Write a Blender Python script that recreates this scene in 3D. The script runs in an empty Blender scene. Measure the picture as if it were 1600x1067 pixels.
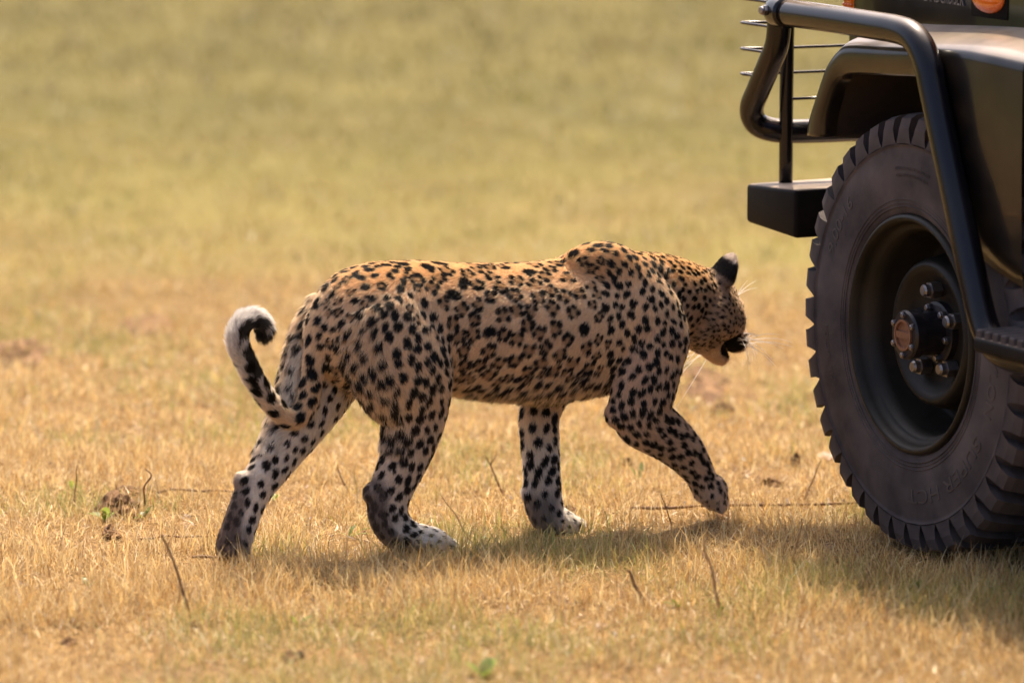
import bpy, bmesh, math, random
import numpy as np
from mathutils import Vector, Matrix, kdtree
R = math.radians
rng = np.random.default_rng(7)
random.seed(7)
scn = bpy.context.scene
col = scn.collection

# ------------------------------------------------------------------ camera
cam_d = bpy.data.cameras.new('camera'); cam = bpy.data.objects.new('camera', cam_d); col.objects.link(cam)
cam.location = (0.0, -9.8, 1.91)
cam.rotation_euler = (R(90 - 8.51), 0, 0)
cam_d.sensor_width = 36.0; cam_d.lens = 164.25
cam_d.clip_start = 0.1; cam_d.clip_end = 3000
cam_d.dof.use_dof = True; cam_d.dof.focus_distance = 9.99; cam_d.dof.aperture_fstop = 2.1
scn.camera = cam

# ------------------------------------------------------------------ sky, sun, exposure
SUN_EL, SUN_AZ = 60.0, 3.0          # azimuth measured from +Y (straight behind the animal), negative = to the left
world = bpy.data.worlds.new('World'); scn.world = world; world.use_nodes = True
wn = world.node_tree.nodes; wl = world.node_tree.links
sky = wn.new('ShaderNodeTexSky'); sky.sky_type = 'NISHITA'; sky.sun_disc = False
sky.sun_elevation = R(SUN_EL); sky.sun_rotation = R(SUN_AZ); sky.dust_density = 6.0; sky.air_density = 0.55; sky.ozone_density = 0.4
wn['Background'].inputs['Strength'].default_value = 0.15
wl.new(sky.outputs[0], wn['Background'].inputs[0])
sun_d = bpy.data.lights.new('sun', 'SUN'); sun = bpy.data.objects.new('sun', sun_d); col.objects.link(sun)
sun_d.energy = 3.6; sun_d.angle = R(0.53); sun_d.color = (1.0, 0.83, 0.60)
sd = Vector((math.sin(R(SUN_AZ)) * math.cos(R(SUN_EL)), math.cos(R(SUN_AZ)) * math.cos(R(SUN_EL)), math.sin(R(SUN_EL))))
sun.rotation_euler = sd.to_track_quat('Z', 'Y').to_euler()
scn.view_settings.view_transform = 'Standard'; scn.view_settings.look = 'None'
scn.view_settings.exposure = 1.16; scn.view_settings.gamma = 1.0
scn.render.engine = 'CYCLES'
scn.cycles.use_denoising = True
scn.cycles.max_bounces = 8; scn.cycles.diffuse_bounces = 4; scn.cycles.glossy_bounces = 4
scn.cycles.transmission_bounces = 6; scn.cycles.transparent_max_bounces = 8
scn.cycles.sample_clamp_indirect = 6.0
scn.cycles_curves.shape = 'RIBBONS'; scn.cycles_curves.subdivisions = 2

# ------------------------------------------------------------------ helpers
def tag(o, label=None, cat=None, group=None, kind=None):
    if label: o['label'] = label
    if cat: o['category'] = cat
    if group: o['group'] = group
    if kind: o['kind'] = kind
    return o

def link(name, mesh, mat=None, parent=None):
    o = bpy.data.objects.new(name, mesh); col.objects.link(o)
    if mat is not None and hasattr(mesh, 'materials') and len(mesh.materials) == 0:
        mesh.materials.append(mat)
    if parent is not None: o.parent = parent
    return o

def empty(name, loc=(0, 0, 0), rz=0.0):
    o = bpy.data.objects.new(name, None); col.objects.link(o)
    o.location = loc; o.rotation_euler = (0, 0, rz); o.empty_display_size = 0.1
    return o

def smooth(me, on=True):
    me.polygons.foreach_set('use_smooth', [on] * len(me.polygons)); me.update()

def mesh_np(name, verts, tris, cols=None, smooth_on=False):
    """triangle mesh from numpy arrays, optional per-vertex colour"""
    me = bpy.data.meshes.new(name)
    nv, nt = len(verts), len(tris)
    me.vertices.add(nv); me.vertices.foreach_set('co', np.ascontiguousarray(verts, dtype=np.float32).ravel())
    me.loops.add(nt * 3); me.loops.foreach_set('vertex_index', np.ascontiguousarray(tris, dtype=np.int32).ravel())
    me.polygons.add(nt); me.polygons.foreach_set('loop_start', np.arange(0, nt * 3, 3, dtype=np.int32))
    me.update(calc_edges=True)
    if smooth_on: smooth(me)
    if cols is not None:
        a = me.attributes.new('tint', 'FLOAT_COLOR', 'POINT')
        c4 = np.ones((nv, 4), np.float32); c4[:, :3] = cols
        a.data.foreach_set('color', c4.ravel())
    return me

def from_bm(name, bm, mat=None, parent=None, sm=False):
    me = bpy.data.meshes.new(name)
    bmesh.ops.recalc_face_normals(bm, faces=bm.faces[:])
    bm.to_mesh(me); bm.free()
    if sm: smooth(me)
    return link(name, me, mat, parent)

def vnoise(p, seed=0):
    """cheap 2-D value noise on an (n,2) array, 0..1"""
    r = np.random.default_rng(seed); tab = r.random((256, 256))
    i = np.floor(p).astype(int); f = p - i; f = f * f * (3 - 2 * f)
    x0, y0 = i[:, 0] & 255, i[:, 1] & 255; x1, y1 = (x0 + 1) & 255, (y0 + 1) & 255
    return (tab[x0, y0] * (1 - f[:, 0]) + tab[x1, y0] * f[:, 0]) * (1 - f[:, 1]) + (tab[x0, y1] * (1 - f[:, 0]) + tab[x1, y1] * f[:, 0]) * f[:, 1]

def fbm(p, seed=0, o=3):
    s = 0; a = 1; t = 0
    for k in range(o):
        s = s + a * vnoise(p * 2 ** k + 17.3 * k, seed + k); t += a; a *= .5
    return s / t

def ground_h(x, y):
    p = np.stack([np.asarray(x, float), np.asarray(y, float)], -1).reshape(-1, 2)
    h = (fbm(p * 1.3, 3) - .5) * .018 + (fbm(p * 7, 9, 2) - .5) * .010
    near = np.clip(1.6 - np.hypot(p[:, 0], p[:, 1]) * .0, 0, 1)
    return h * near - .004

# ------------------------------------------------------------------ node material helpers
def mat_new(name):
    m = bpy.data.materials.new(name); m.use_nodes = True
    nt = m.node_tree; return m, nt, nt.nodes, nt.links, nt.nodes['Principled BSDF']

def dust_and_sheen(n, l, p, amt, rgb=(.46, .35, .27)):
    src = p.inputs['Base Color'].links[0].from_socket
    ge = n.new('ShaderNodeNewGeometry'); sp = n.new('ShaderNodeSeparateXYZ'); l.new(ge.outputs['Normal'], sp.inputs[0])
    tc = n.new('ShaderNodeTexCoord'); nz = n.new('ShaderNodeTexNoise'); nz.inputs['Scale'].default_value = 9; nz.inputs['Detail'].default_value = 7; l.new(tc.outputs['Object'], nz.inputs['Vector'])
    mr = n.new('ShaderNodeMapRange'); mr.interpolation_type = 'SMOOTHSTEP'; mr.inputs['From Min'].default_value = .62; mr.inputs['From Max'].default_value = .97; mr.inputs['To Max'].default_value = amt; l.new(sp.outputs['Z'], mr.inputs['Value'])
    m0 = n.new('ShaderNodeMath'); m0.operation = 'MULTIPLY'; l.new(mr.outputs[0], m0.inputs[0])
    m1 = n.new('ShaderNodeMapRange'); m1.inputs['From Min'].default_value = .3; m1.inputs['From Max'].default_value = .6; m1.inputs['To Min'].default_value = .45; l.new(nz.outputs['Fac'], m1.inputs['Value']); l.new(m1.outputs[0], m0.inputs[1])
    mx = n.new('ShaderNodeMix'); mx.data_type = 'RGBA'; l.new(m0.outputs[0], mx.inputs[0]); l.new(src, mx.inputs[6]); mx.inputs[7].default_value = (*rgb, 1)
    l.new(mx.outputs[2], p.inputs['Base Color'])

def mat_plain(name, rgb, rough=.5, metal=0.0, coat=0.0, noise=0.12, scale=30, bump=0.0, spec=.5, dust=None, dust_amt=0.0, top=0.0):
    m, nt, n, l, p = mat_new(name)
    tc = n.new('ShaderNodeTexCoord'); nz = n.new('ShaderNodeTexNoise')
    nz.inputs['Scale'].default_value = scale; nz.inputs['Detail'].default_value = 6; nz.inputs['Roughness'].default_value = .65
    l.new(tc.outputs['Object'], nz.inputs['Vector'])
    mr = n.new('ShaderNodeMapRange'); mr.inputs['From Min'].default_value = .3; mr.inputs['From Max'].default_value = .7
    mr.inputs['To Min'].default_value = 1 - noise; mr.inputs['To Max'].default_value = 1 + noise
    l.new(nz.outputs['Fac'], mr.inputs['Value'])
    mx = n.new('ShaderNodeMix'); mx.data_type = 'RGBA'; mx.blend_type = 'MULTIPLY'; mx.inputs[0].default_value = 1
    mx.inputs[6].default_value = (*rgb, 1); l.new(mr.outputs[0], mx.inputs[7])
    out = mx.outputs[2]
    if dust is not None:
        n2 = n.new('ShaderNodeTexNoise'); n2.inputs['Scale'].default_value = scale * .22; n2.inputs['Detail'].default_value = 8
        l.new(tc.outputs['Object'], n2.inputs['Vector'])
        r2 = n.new('ShaderNodeMapRange'); r2.inputs['From Min'].default_value = .38; r2.inputs['From Max'].default_value = .72
        r2.inputs['To Max'].default_value = dust_amt; l.new(n2.outputs['Fac'], r2.inputs['Value'])
        m2 = n.new('ShaderNodeMix'); m2.data_type = 'RGBA'; l.new(r2.outputs[0], m2.inputs[0])
        l.new(out, m2.inputs[6]); m2.inputs[7].default_value = (*dust, 1); out = m2.outputs[2]
    l.new(out, p.inputs['Base Color'])
    mr2 = n.new('ShaderNodeMapRange'); mr2.inputs['To Min'].default_value = max(0, rough - .08); mr2.inputs['To Max'].default_value = min(1, rough + .1)
    l.new(nz.outputs['Fac'], mr2.inputs['Value']); l.new(mr2.outputs[0], p.inputs['Roughness'])
    p.inputs['Metallic'].default_value = metal; p.inputs['Coat Weight'].default_value = coat; p.inputs['Coat Roughness'].default_value = .06
    p.inputs['Specular IOR Level'].default_value = spec
    if top:   # pale faces that look up: settled dust, painted sky highlight on the tubes
        dust_and_sheen(n, l, p, top)
    if bump:
        b = n.new('ShaderNodeBump'); b.inputs['Strength'].default_value = bump; b.inputs['Distance'].default_value = .004
        l.new(nz.outputs['Fac'], b.inputs['Height']); l.new(b.outputs[0], p.inputs['Normal'])
    return m

def mat_leafy(name, trans=.45, rough=.6, gloss=.06):
    """thin dry leaf / hair: per-element tint, diffuse + light passing through"""
    m = bpy.data.materials.new(name); m.use_nodes = True; n = m.node_tree.nodes; l = m.node_tree.links
    n.remove(n['Principled BSDF']); out = n['Material Output']
    at = n.new('ShaderNodeAttribute'); at.attribute_name = 'tint'
    d = n.new('ShaderNodeBsdfDiffuse'); t = n.new('ShaderNodeBsdfTranslucent'); g = n.new('ShaderNodeBsdfGlossy'); g.inputs['Roughness'].default_value = rough
    m1 = n.new('ShaderNodeMixShader'); m1.inputs[0].default_value = trans; m2 = n.new('ShaderNodeMixShader'); m2.inputs[0].default_value = gloss
    l.new(at.outputs['Color'], d.inputs[0]); l.new(at.outputs['Color'], t.inputs[0])
    l.new(d.outputs[0], m1.inputs[1]); l.new(t.outputs[0], m1.inputs[2]); l.new(m1.outputs[0], m2.inputs[1]); l.new(g.outputs[0], m2.inputs[2])
    l.new(m2.outputs[0], out.inputs[0])
    return m

# ------------------------------------------------------------------ ground sheet
def build_ground():
    a = np.concatenate([-np.geomspace(900, 3.2, 34), np.linspace(-3, 3, 121), np.geomspace(3.2, 900, 34)])
    X, Y = np.meshgrid(a, a, indexing='ij')
    Z = ground_h(X.ravel(), Y.ravel()).reshape(X.shape)
    n = len(a); v = np.stack([X, Y, Z], -1).reshape(-1, 3)
    i = np.arange(n * n).reshape(n, n)
    q = np.stack([i[:-1, :-1], i[1:, :-1], i[1:, 1:], i[:-1, 1:]], -1).reshape(-1, 4)
    tris = np.concatenate([q[:, [0, 1, 2]], q[:, [0, 2, 3]]])
    me = mesh_np('ground', v, tris, smooth_on=True)
    m, nt, nd, l, p = mat_new('dry_turf_soil')
    tc = nd.new('ShaderNodeTexCoord')
    def noise(s, det=6, off=0.0):
        mp = nd.new('ShaderNodeMapping'); mp.inputs['Location'].default_value = (off, off * .7, 0)
        z = nd.new('ShaderNodeTexNoise'); z.inputs['Scale'].default_value = s; z.inputs['Detail'].default_value = det; z.inputs['Roughness'].default_value = .62
        l.new(tc.outputs['Object'], mp.inputs['Vector']); l.new(mp.outputs[0], z.inputs['Vector']); return z.outputs['Fac']
    def ramp(fac, stops):
        r = nd.new('ShaderNodeValToRGB'); e = r.color_ramp.elements
        e[0].position, e[0].color = stops[0][0], (*stops[0][1], 1); e[1].position, e[1].color = stops[-1][0], (*stops[-1][1], 1)
        for pos, c in stops[1:-1]:
            k = e.new(pos); k.color = (*c, 1)
        l.new(fac, r.inputs[0]); return r.outputs['Color']
    def mix(fac, a_, b_, mode='MIX'):
        x = nd.new('ShaderNodeMix'); x.data_type = 'RGBA'; x.blend_type = mode
        if isinstance(fac, float): x.inputs[0].default_value = fac
        else: l.new(fac, x.inputs[0])
        l.new(a_, x.inputs[6]); l.new(b_, x.inputs[7]); return x.outputs[2]
    thatch = ramp(noise(90, 8), [(.33, (.075, .042, .016)), (.5, (.20, .118, .046)), (.66, (.37, .24, .105))])
    green = ramp(noise(45, 8, 3), [(.3, (.19, .155, .045)), (.7, (.36, .29, .095))])
    soil = ramp(noise(80, 8, 9), [(.3, (.10, .06, .035)), (.7, (.27, .17, .10))])
    # the far pasture is greener than the worn strip in front: broad patches plus a gradual change across the field
    sx = nd.new('ShaderNodeSeparateXYZ'); l.new(tc.outputs['Object'], sx.inputs[0])
    mr = nd.new('ShaderNodeMapRange'); mr.inputs['From Min'].default_value = 1.4; mr.inputs['From Max'].default_value = 8.5
    mr.inputs['To Min'].default_value = -.25; mr.inputs['To Max'].default_value = .30; l.new(sx.outputs['Y'], mr.inputs['Value'])
    ad = nd.new('ShaderNodeMath'); l.new(noise(.55, 5, 5), ad.inputs[0]); l.new(mr.outputs[0], ad.inputs[1])
    gm = nd.new('ShaderNodeMapRange'); gm.inputs['From Min'].default_value = .42; gm.inputs['From Max'].default_value = .68; l.new(ad.outputs[0], gm.inputs['Value'])
    c = mix(gm.outputs[0], thatch, green)
    sm = nd.new('ShaderNodeMapRange'); sm.inputs['From Min'].default_value = .58; sm.inputs['From Max'].default_value = .72; l.new(noise(2.2, 7, 21), sm.inputs['Value'])
    sm2 = nd.new('ShaderNodeMath'); sm2.operation = 'MULTIPLY'; sm2.inputs[1].default_value = .55; l.new(sm.outputs[0], sm2.inputs[0])
    c = mix(sm2.outputs[0], c, soil)
    # further out the sward is a duller, browner olive, darkened with painted lens vignetting
    fm = nd.new('ShaderNodeMapRange'); fm.inputs['From Min'].default_value = 2.0; fm.inputs['From Max'].default_value = 9.0; fm.inputs['To Max'].default_value = .9; l.new(sx.outputs['Y'], fm.inputs['Value'])
    dull = ramp(noise(1.1, 5, 31), [(.35, (.074, .066, .019)), (.65, (.140, .115, .038))])
    c = mix(fm.outputs[0], c, dull)
    l.new(c, p.inputs['Base Color']); p.inputs['Roughness'].default_value = .95; p.inputs['Specular IOR Level'].default_value = .1
    b = nd.new('ShaderNodeBump'); b.inputs['Strength'].default_value = .8; b.inputs['Distance'].default_value = .012
    l.new(noise(110, 6, 2), b.inputs['Height']); l.new(b.outputs[0], p.inputs['Normal'])
    return tag(link('ground', me, m), 'short dry savanna pasture of orange thatch and soil', 'ground', kind='structure')
build_ground()

# ------------------------------------------------------------------ grass: one mass of short blades
M_GRASS = mat_leafy('dry_grass', trans=.42, rough=.5, gloss=.05)
PAL = np.array([(.62, .42, .175), (.70, .52, .24), (.50, .30, .105), (.34, .19, .075), (.76, .62, .34), (.43, .37, .12), (.27, .30, .07), (.54, .43, .17)])

def sstep_(x, a, b): t = np.clip((x - a) / (b - a), 0, 1); return t * t * (3 - 2 * t)

def blades(x, y, h, w, lean, flat, cols):
    """x,y base; h length; w width; lean = bend; flat = 0 upright .. 1 lying"""
    n = len(x); z = ground_h(x, y)
    yaw = rng.random(n) * 2 * np.pi; yb = yaw + rng.normal(0, .8, n)
    d = np.stack([np.cos(yaw), np.sin(yaw), np.zeros(n)], -1); e = np.stack([-np.sin(yb), np.cos(yb), np.zeros(n)], -1)
    up = np.array([0, 0, 1.0]); base = np.stack([x, y, z - .003], -1)
    k1 = (np.sin(flat * 1.45) + lean * .25)[:, None]; c1 = np.cos(flat * 1.45)[:, None]
    mid = base + (d * k1 * .5 + up * c1 * .52) * h[:, None]
    tip = mid + (d * (k1 * .55 + lean[:, None] * .45) + up * (c1 * .5 - lean[:, None] * .22) + e * rng.normal(0, .12, (n, 1))) * h[:, None] * .95
    tip[:, 2] = np.maximum(tip[:, 2], z + .003); mid[:, 2] = np.maximum(mid[:, 2], z + .002)
    ww = (e * w[:, None]) * .5
    v = np.stack([base - ww, base + ww, mid - ww * .8, mid + ww * .8, tip], 1).reshape(-1, 3)
    o = (np.arange(n) * 5)[:, None]
    t = np.concatenate([o + np.array([0, 1, 3]), o + np.array([0, 3, 2]), o + np.array([2, 3, 4])], 1).reshape(-1, 3)
    return v, t, np.repeat(cols, 5, 0)

def scatter(x0, x1, y0, y1, dens, hmin, hmax, wid, seed, green=.0, flat_share=.3, clump=1.0):
    n = int((x1 - x0) * (y1 - y0) * dens)
    x = rng.uniform(x0, x1, n); y = rng.uniform(y0, y1, n)
    p = np.stack([x, y], -1)
    c1 = fbm(p * 5.5, 31, 3); c2 = fbm(p * .9, 41, 3)
    keep = rng.random(n) < np.clip((c1 - .34) * 3.0 * clump + .40, .18, 1)
    x, y, c1, c2, p = x[keep], y[keep], c1[keep], c2[keep], p[keep]; n = len(x)
    h = (hmin + (hmax - hmin) * rng.random(n) ** 1.8) * (.55 + .9 * c1)
    fl = np.where(rng.random(n) < flat_share, rng.uniform(.75, 1.0, n), np.abs(rng.normal(0, .32, n)))
    lean = np.abs(rng.normal(.35, .35, n))
    g = fbm(p * 2.1, 57, 3)
    prob_g = np.clip((g - .455) * 3.6 - .01 + .34 * sstep_(y, 1.6, 8.0), 0, .85)
    isg = rng.random(n) < prob_g * np.where(fl > .7, .25, 1)
    dry = rng.choice([0, 1, 2, 3, 4], n, p=[.34, .24, .2, .09, .13]); gr = rng.choice([5, 6, 7], n, p=[.4, .25, .35])
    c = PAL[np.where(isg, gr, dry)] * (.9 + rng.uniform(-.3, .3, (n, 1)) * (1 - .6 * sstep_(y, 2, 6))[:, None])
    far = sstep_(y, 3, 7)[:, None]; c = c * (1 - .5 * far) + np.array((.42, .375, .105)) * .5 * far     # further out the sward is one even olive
    c = c * (1 - .10 * (1 - sstep_(y, -1.2, -.3)) - .38 * sstep_(y, 2.2, 6.5) - .30 * sstep_(y, 6.5, 14))[:, None]  # foreground darkening paints lens vignetting; far darkening mixes it with duller olive
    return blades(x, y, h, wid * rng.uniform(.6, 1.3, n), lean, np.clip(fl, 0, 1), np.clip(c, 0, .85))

def build_grass():
    V, T, C = [], [], []; off = 0
    # litter: short flat scraps of stalk, leaf and bark
    n = 9000; x = rng.uniform(-1.7, 2.0, n); y = rng.uniform(-2.0, 3.0, n); k = fbm(np.stack([x, y], -1) * 3, 71, 3) > .47; x, y = x[k], y[k]; n = len(x)
    c = np.array([(.16, .085, .04), (.26, .15, .07), (.10, .055, .03), (.66, .52, .32)])[rng.integers(0, 4, n)] * rng.uniform(.7, 1.2, (n, 1))
    v, t, c = blades(x, y, rng.uniform(.008, .034, n), rng.uniform(.0025, .008, n), rng.uniform(0, .3, n), rng.uniform(.8, 1, n), c); v[:, 2] += .006; V.append(v); T.append(t + off); C.append(c); off += len(v)
    for a in (dict(x0=-1.7, x1=2.0, y0=-2.0, y1=1.3, dens=30000, hmin=.008, hmax=.070, wid=.0021, seed=1, green=-.03, flat_share=.45),
              dict(x0=-1.5, x1=1.7, y0=-.80, y1=-.02, dens=7000, hmin=.035, hmax=.095, wid=.0021, seed=5, green=.05, flat_share=.08),
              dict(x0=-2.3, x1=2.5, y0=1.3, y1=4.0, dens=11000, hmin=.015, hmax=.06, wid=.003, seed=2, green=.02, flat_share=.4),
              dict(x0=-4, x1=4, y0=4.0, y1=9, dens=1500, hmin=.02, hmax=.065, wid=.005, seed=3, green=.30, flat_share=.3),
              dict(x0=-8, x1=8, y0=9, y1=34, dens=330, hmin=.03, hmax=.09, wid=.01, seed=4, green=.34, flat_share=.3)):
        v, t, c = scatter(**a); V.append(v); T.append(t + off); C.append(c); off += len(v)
    me = mesh_np('grass', np.concatenate(V), np.concatenate(T), np.concatenate(C))
    return tag(link('grass', me, M_GRASS), 'short dry yellow grass with green tufts covering the ground', 'grass', kind='stuff')
build_grass()

# ------------------------------------------------------------------ safari vehicle (local frame: x forward, y to its left, z up)
def mat_camo():
    m, nt, n, l, p = mat_new('camouflage_paint')
    tc = n.new('ShaderNodeTexCoord'); z = n.new('ShaderNodeTexNoise'); z.inputs['Scale'].default_value = 2.1; z.inputs['Detail'].default_value = 1.5
    mp = n.new('ShaderNodeMapping'); mp.inputs['Location'].default_value = (.35, 2.1, .4); l.new(tc.outputs['Object'], mp.inputs[0]); l.new(mp.outputs[0], z.inputs['Vector'])
    r = n.new('ShaderNodeValToRGB'); e = r.color_ramp.elements; e[0].position = .50; e[0].color = (.028, .033, .011, 1); e[1].position = .515; e[1].color = (.007, .006, .005, 1)
    l.new(z.outputs['Fac'], r.inputs[0])
    d = n.new('ShaderNodeTexNoise'); d.inputs['Scale'].default_value = 14; d.inputs['Detail'].default_value = 8; l.new(tc.outputs['Object'], d.inputs['Vector'])
    mr = n.new('ShaderNodeMapRange'); mr.inputs['From Min'].default_value = .4; mr.inputs['From Max'].default_value = .75; mr.inputs['To Max'].default_value = .07; l.new(d.outputs['Fac'], mr.inputs['Value'])
    mx = n.new('ShaderNodeMix'); mx.data_type = 'RGBA'; l.new(mr.outputs[0], mx.inputs[0]); l.new(r.outputs[0], mx.inputs[6]); mx.inputs[7].default_value = (.22, .15, .09, 1)
    l.new(mx.outputs[2], p.inputs['Base Color']); dust_and_sheen(n, l, p, .62); p.inputs['Roughness'].default_value = .3; p.inputs['Specular IOR Level'].default_value = .25; p.inputs['Coat Weight'].default_value = .42; p.inputs['Coat Roughness'].default_value = .08
    return m
M_PAINT = mat_camo()
M_BLACK = mat_plain('gloss_black_tube', (.003, .0024, .004), .22, coat=.0, spec=.42, noise=.2, scale=40, dust=(.10, .07, .05), dust_amt=.05, top=.40)  # pale upward side paints the sky's highlight into the tube colour
M_BUMPER = mat_plain('matt_black_steel', (.005, .004, .004), .55, noise=.25, scale=50, bump=.1, spec=.1, dust=(.08, .055, .04), dust_amt=.06, top=.75)
M_RUBBER = mat_plain('dusty_rubber', (.046, .039, .041), .82, noise=.22, scale=38, bump=.18, dust=(.19, .155, .145), dust_amt=.45, spec=.25)
M_WHEEL = mat_plain('wheel_green_paint', (.009, .008, .006), .5, noise=.25, scale=30, spec=.28, dust=(.06, .046, .033), dust_amt=.3)
M_HUB = mat_plain('hub_casting', (.010, .009, .012), .38, metal=.2, noise=.3, scale=80, dust=(.14, .10, .08), dust_amt=.15)
M_CHROME = mat_plain('plated_steel', (.30, .28, .28), .42, metal=1.0, noise=.15, scale=120)
M_DIAL = mat_plain('copper_dial', (.24, .12, .07), .4, metal=.25, noise=.3, scale=150)
M_AMBER = mat_plain('amber_lens', (.85, .17, .01), .18, coat=1.0, noise=.1, scale=200)
M_LINER = mat_plain('wheel_well_liner', (.026, .017, .013), .85, noise=.35, scale=20, bump=.25, dust=(.08, .052, .036), dust_amt=.5)
M_GLASS = mat_plain('lamp_glass', (.5, .5, .5), .08, coat=1.0, metal=.6)
M_SEAT = mat_plain('canvas_seat', (.11, .095, .05), .9, noise=.25, scale=60, bump=.3)

def tube(name, pts, r, mat, parent, sub=6, seg=16, caps=True):
    P = catmull_v(pts, sub); n = len(P); bm = bmesh.new(); rings = []
    T = np.gradient(P, axis=0); T /= np.linalg.norm(T, axis=1)[:, None]
    ref = np.array([0, 0, 1.0]) if abs(T[0][2]) < .9 else np.array([0, 1.0, 0]); b = np.cross(T[0], ref); b /= np.linalg.norm(b)
    for i in range(n):
        b = b - T[i] * (b @ T[i]); b /= np.linalg.norm(b); c = np.cross(T[i], b)
        rings.append([bm.verts.new(P[i] + (b * math.cos(a) + c * math.sin(a)) * r) for a in np.linspace(0, 2 * math.pi, seg, endpoint=False)])
    for i in range(n - 1):
        for j in range(seg): bm.faces.new((rings[i][j], rings[i][(j + 1) % seg], rings[i + 1][(j + 1) % seg], rings[i + 1][j]))
    if caps: bm.faces.new(rings[0][::-1]); bm.faces.new(rings[-1])
    return from_bm(name, bm, mat, parent, True)

def catmull_v(P, k):
    P = np.asarray(P, float); Q = np.vstack([2 * P[0] - P[1], P, 2 * P[-1] - P[-2]]); out = []
    for i in range(1, len(Q) - 2):
        a, b, c, d = Q[i - 1], Q[i], Q[i + 1], Q[i + 2]
        for u in np.arange(k) / k: out.append(.5 * ((2 * b) + (c - a) * u + (2 * a - 5 * b + 4 * c - d) * u * u + (-a + 3 * b - 3 * c + d) * u ** 3))
    out.append(P[-1]); return np.array(out)

def lathe(name, prof, mat, parent, seg=96, sm=True):
    """prof: (y, r) turned about the y axis"""
    bm = bmesh.new(); rings = []
    for y, r in prof:
        if r < 1e-5: rings.append([bm.verts.new((0, y, 0))] * seg)
        else: rings.append([bm.verts.new((r * math.cos(a), y, r * math.sin(a))) for a in np.linspace(0, 2 * math.pi, seg, endpoint=False)])
    for i in range(len(prof) - 1):
        for j in range(seg):
            q = [rings[i][j], rings[i][(j + 1) % seg], rings[i + 1][(j + 1) % seg], rings[i + 1][j]]
            u = []; [u.append(v) for v in q if v not in u]
            if len(u) > 2: bm.faces.new(u)
    return from_bm(name, bm, mat, parent, sm)

def rbox(name, x0, x1, y0, y1, z0, z1, mat, parent, bev=.008, taper=None):
    bm = bmesh.new(); bmesh.ops.create_cube(bm, size=1)
    for v in bm.verts:
        v.co = Vector((x0 + (v.co.x + .5) * (x1 - x0), y0 + (v.co.y + .5) * (y1 - y0), z0 + (v.co.z + .5) * (z1 - z0)))
        if taper: v.co = Vector(taper(v.co))
    bmesh.ops.bevel(bm, geom=bm.edges[:], offset=bev, segments=3, affect='EDGES', profile=.5)
    return from_bm(name, bm, mat, parent, True)

ALPHA = 64
car = empty('safari_vehicle', (.853, -.11, .014), R(180 - ALPHA))
tag(car, 'dark camouflage safari vehicle with black bull bar and large dusty tyre', 'vehicle')
HUBZ, NL = .452, 42

def text_mesh(body, size):
    cu = bpy.data.curves.new('lettering', 'FONT'); cu.body = body; cu.size = size; cu.extrude = .0; cu.resolution_u = 3
    o = bpy.data.objects.new('lettering', cu); col.objects.link(o); dg = bpy.context.evaluated_depsgraph_get(); dg.update()
    me = bpy.data.meshes.new_from_object(o.evaluated_get(dg)); bpy.data.objects.remove(o); return me

def arc_text(body, size, r0, ang_mid, parent, lift, stretch=1.0):
    """raised lettering on the sidewall, reading clockwise as seen from outside (x forward is to the left there)"""
    me = text_mesh(body, size); bm = bmesh.new(); bm.from_mesh(me); bpy.data.meshes.remove(me)
    xs = [v.co.x for v in bm.verts]; w = max(xs) - min(xs); x0 = min(xs) + w / 2
    bmesh.ops.subdivide_edges(bm, edges=[e for e in bm.edges if e.calc_length() > size * .3], cuts=2)
    ret = bmesh.ops.extrude_face_region(bm, geom=bm.faces[:]); top = {v for v in ret['geom'] if isinstance(v, bmesh.types.BMVert)}
    for v in bm.verts:
        r = r0 + v.co.y; a = ang_mid + (v.co.x - x0) * stretch / (r0 + size * .35)   # angle from straight up, clockwise seen from outside
        y = sidewall_y(r) + (lift if v in top else -.002)
        v.co = Vector((-math.sin(a) * r, y, math.cos(a) * r))
    return from_bm('raised_lettering', bm, M_LETTER, parent)
M_LETTER = mat_plain('rubber_lettering', (.050, .042, .042), .75, noise=.25, scale=40, dust=(.16, .12, .10), dust_amt=.4)

TY = [(-.030, .236), (-.004, .242), (.007, .252), (.0105, .270), (.0125, .288), (.0145, .31), (.0155, .335), (.0135, .36), (.0105, .38), (.0100, .3865), (.0125, .3885), (.0125, .3915), (.0085, .394), (.002, .405), (-.02, .414), (-.10, .418)]
def sidewall_y(r):
    q = [(a, b) for a, b in TY if .26 < b < .39]; return float(np.interp(r, [b for a, b in q], [a for a, b in q]))

def lug_mesh(side):
    """one tread block wrapping from the sidewall over the shoulder to the crown centre; at angle 0 (x axis)"""
    st = [(.0125, .390, .393, .0315), (.0122, .392, .404, .0260), (.0105, .396, .422, .0205), (.003, .402, .443, .0190), (-.012, .406, .450, .0182), (-.04, .410, .453, .0178), (-.09, .412, .454, .0175), (-.118, .412, .453, .0170)]
    bm = bmesh.new(); rows = []
    for k, (y, rb, rt, hw) in enumerate(st):
        sl = .055 * max(0, (-y - .01) / .11)   # the block slants across the tread
        row = []
        for r, s in ((rb, -1), (rt, -1), (rt, 1), (rb, 1)):
            a = sl + s * hw / .45; yy = y if side > 0 else -.232 - y
            row.append(bm.verts.new((r * math.cos(a), yy, r * math.sin(a))))
        rows.append(row)
    for a, b in zip(rows[:-1], rows[1:]):
        for j in range(3): bm.faces.new((a[j], a[j + 1], b[j + 1], b[j]))
    bm.faces.new(rows[0]); bm.faces.new(rows[-1][::-1])
    bmesh.ops.recalc_face_normals(bm, faces=bm.faces[:])
    me = bpy.data.meshes.new('tread_block'); bm.to_mesh(me); bm.free(); me.materials.append(M_RUBBER); return me
LUG = [lug_mesh(1), lug_mesh(-1)]

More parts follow.
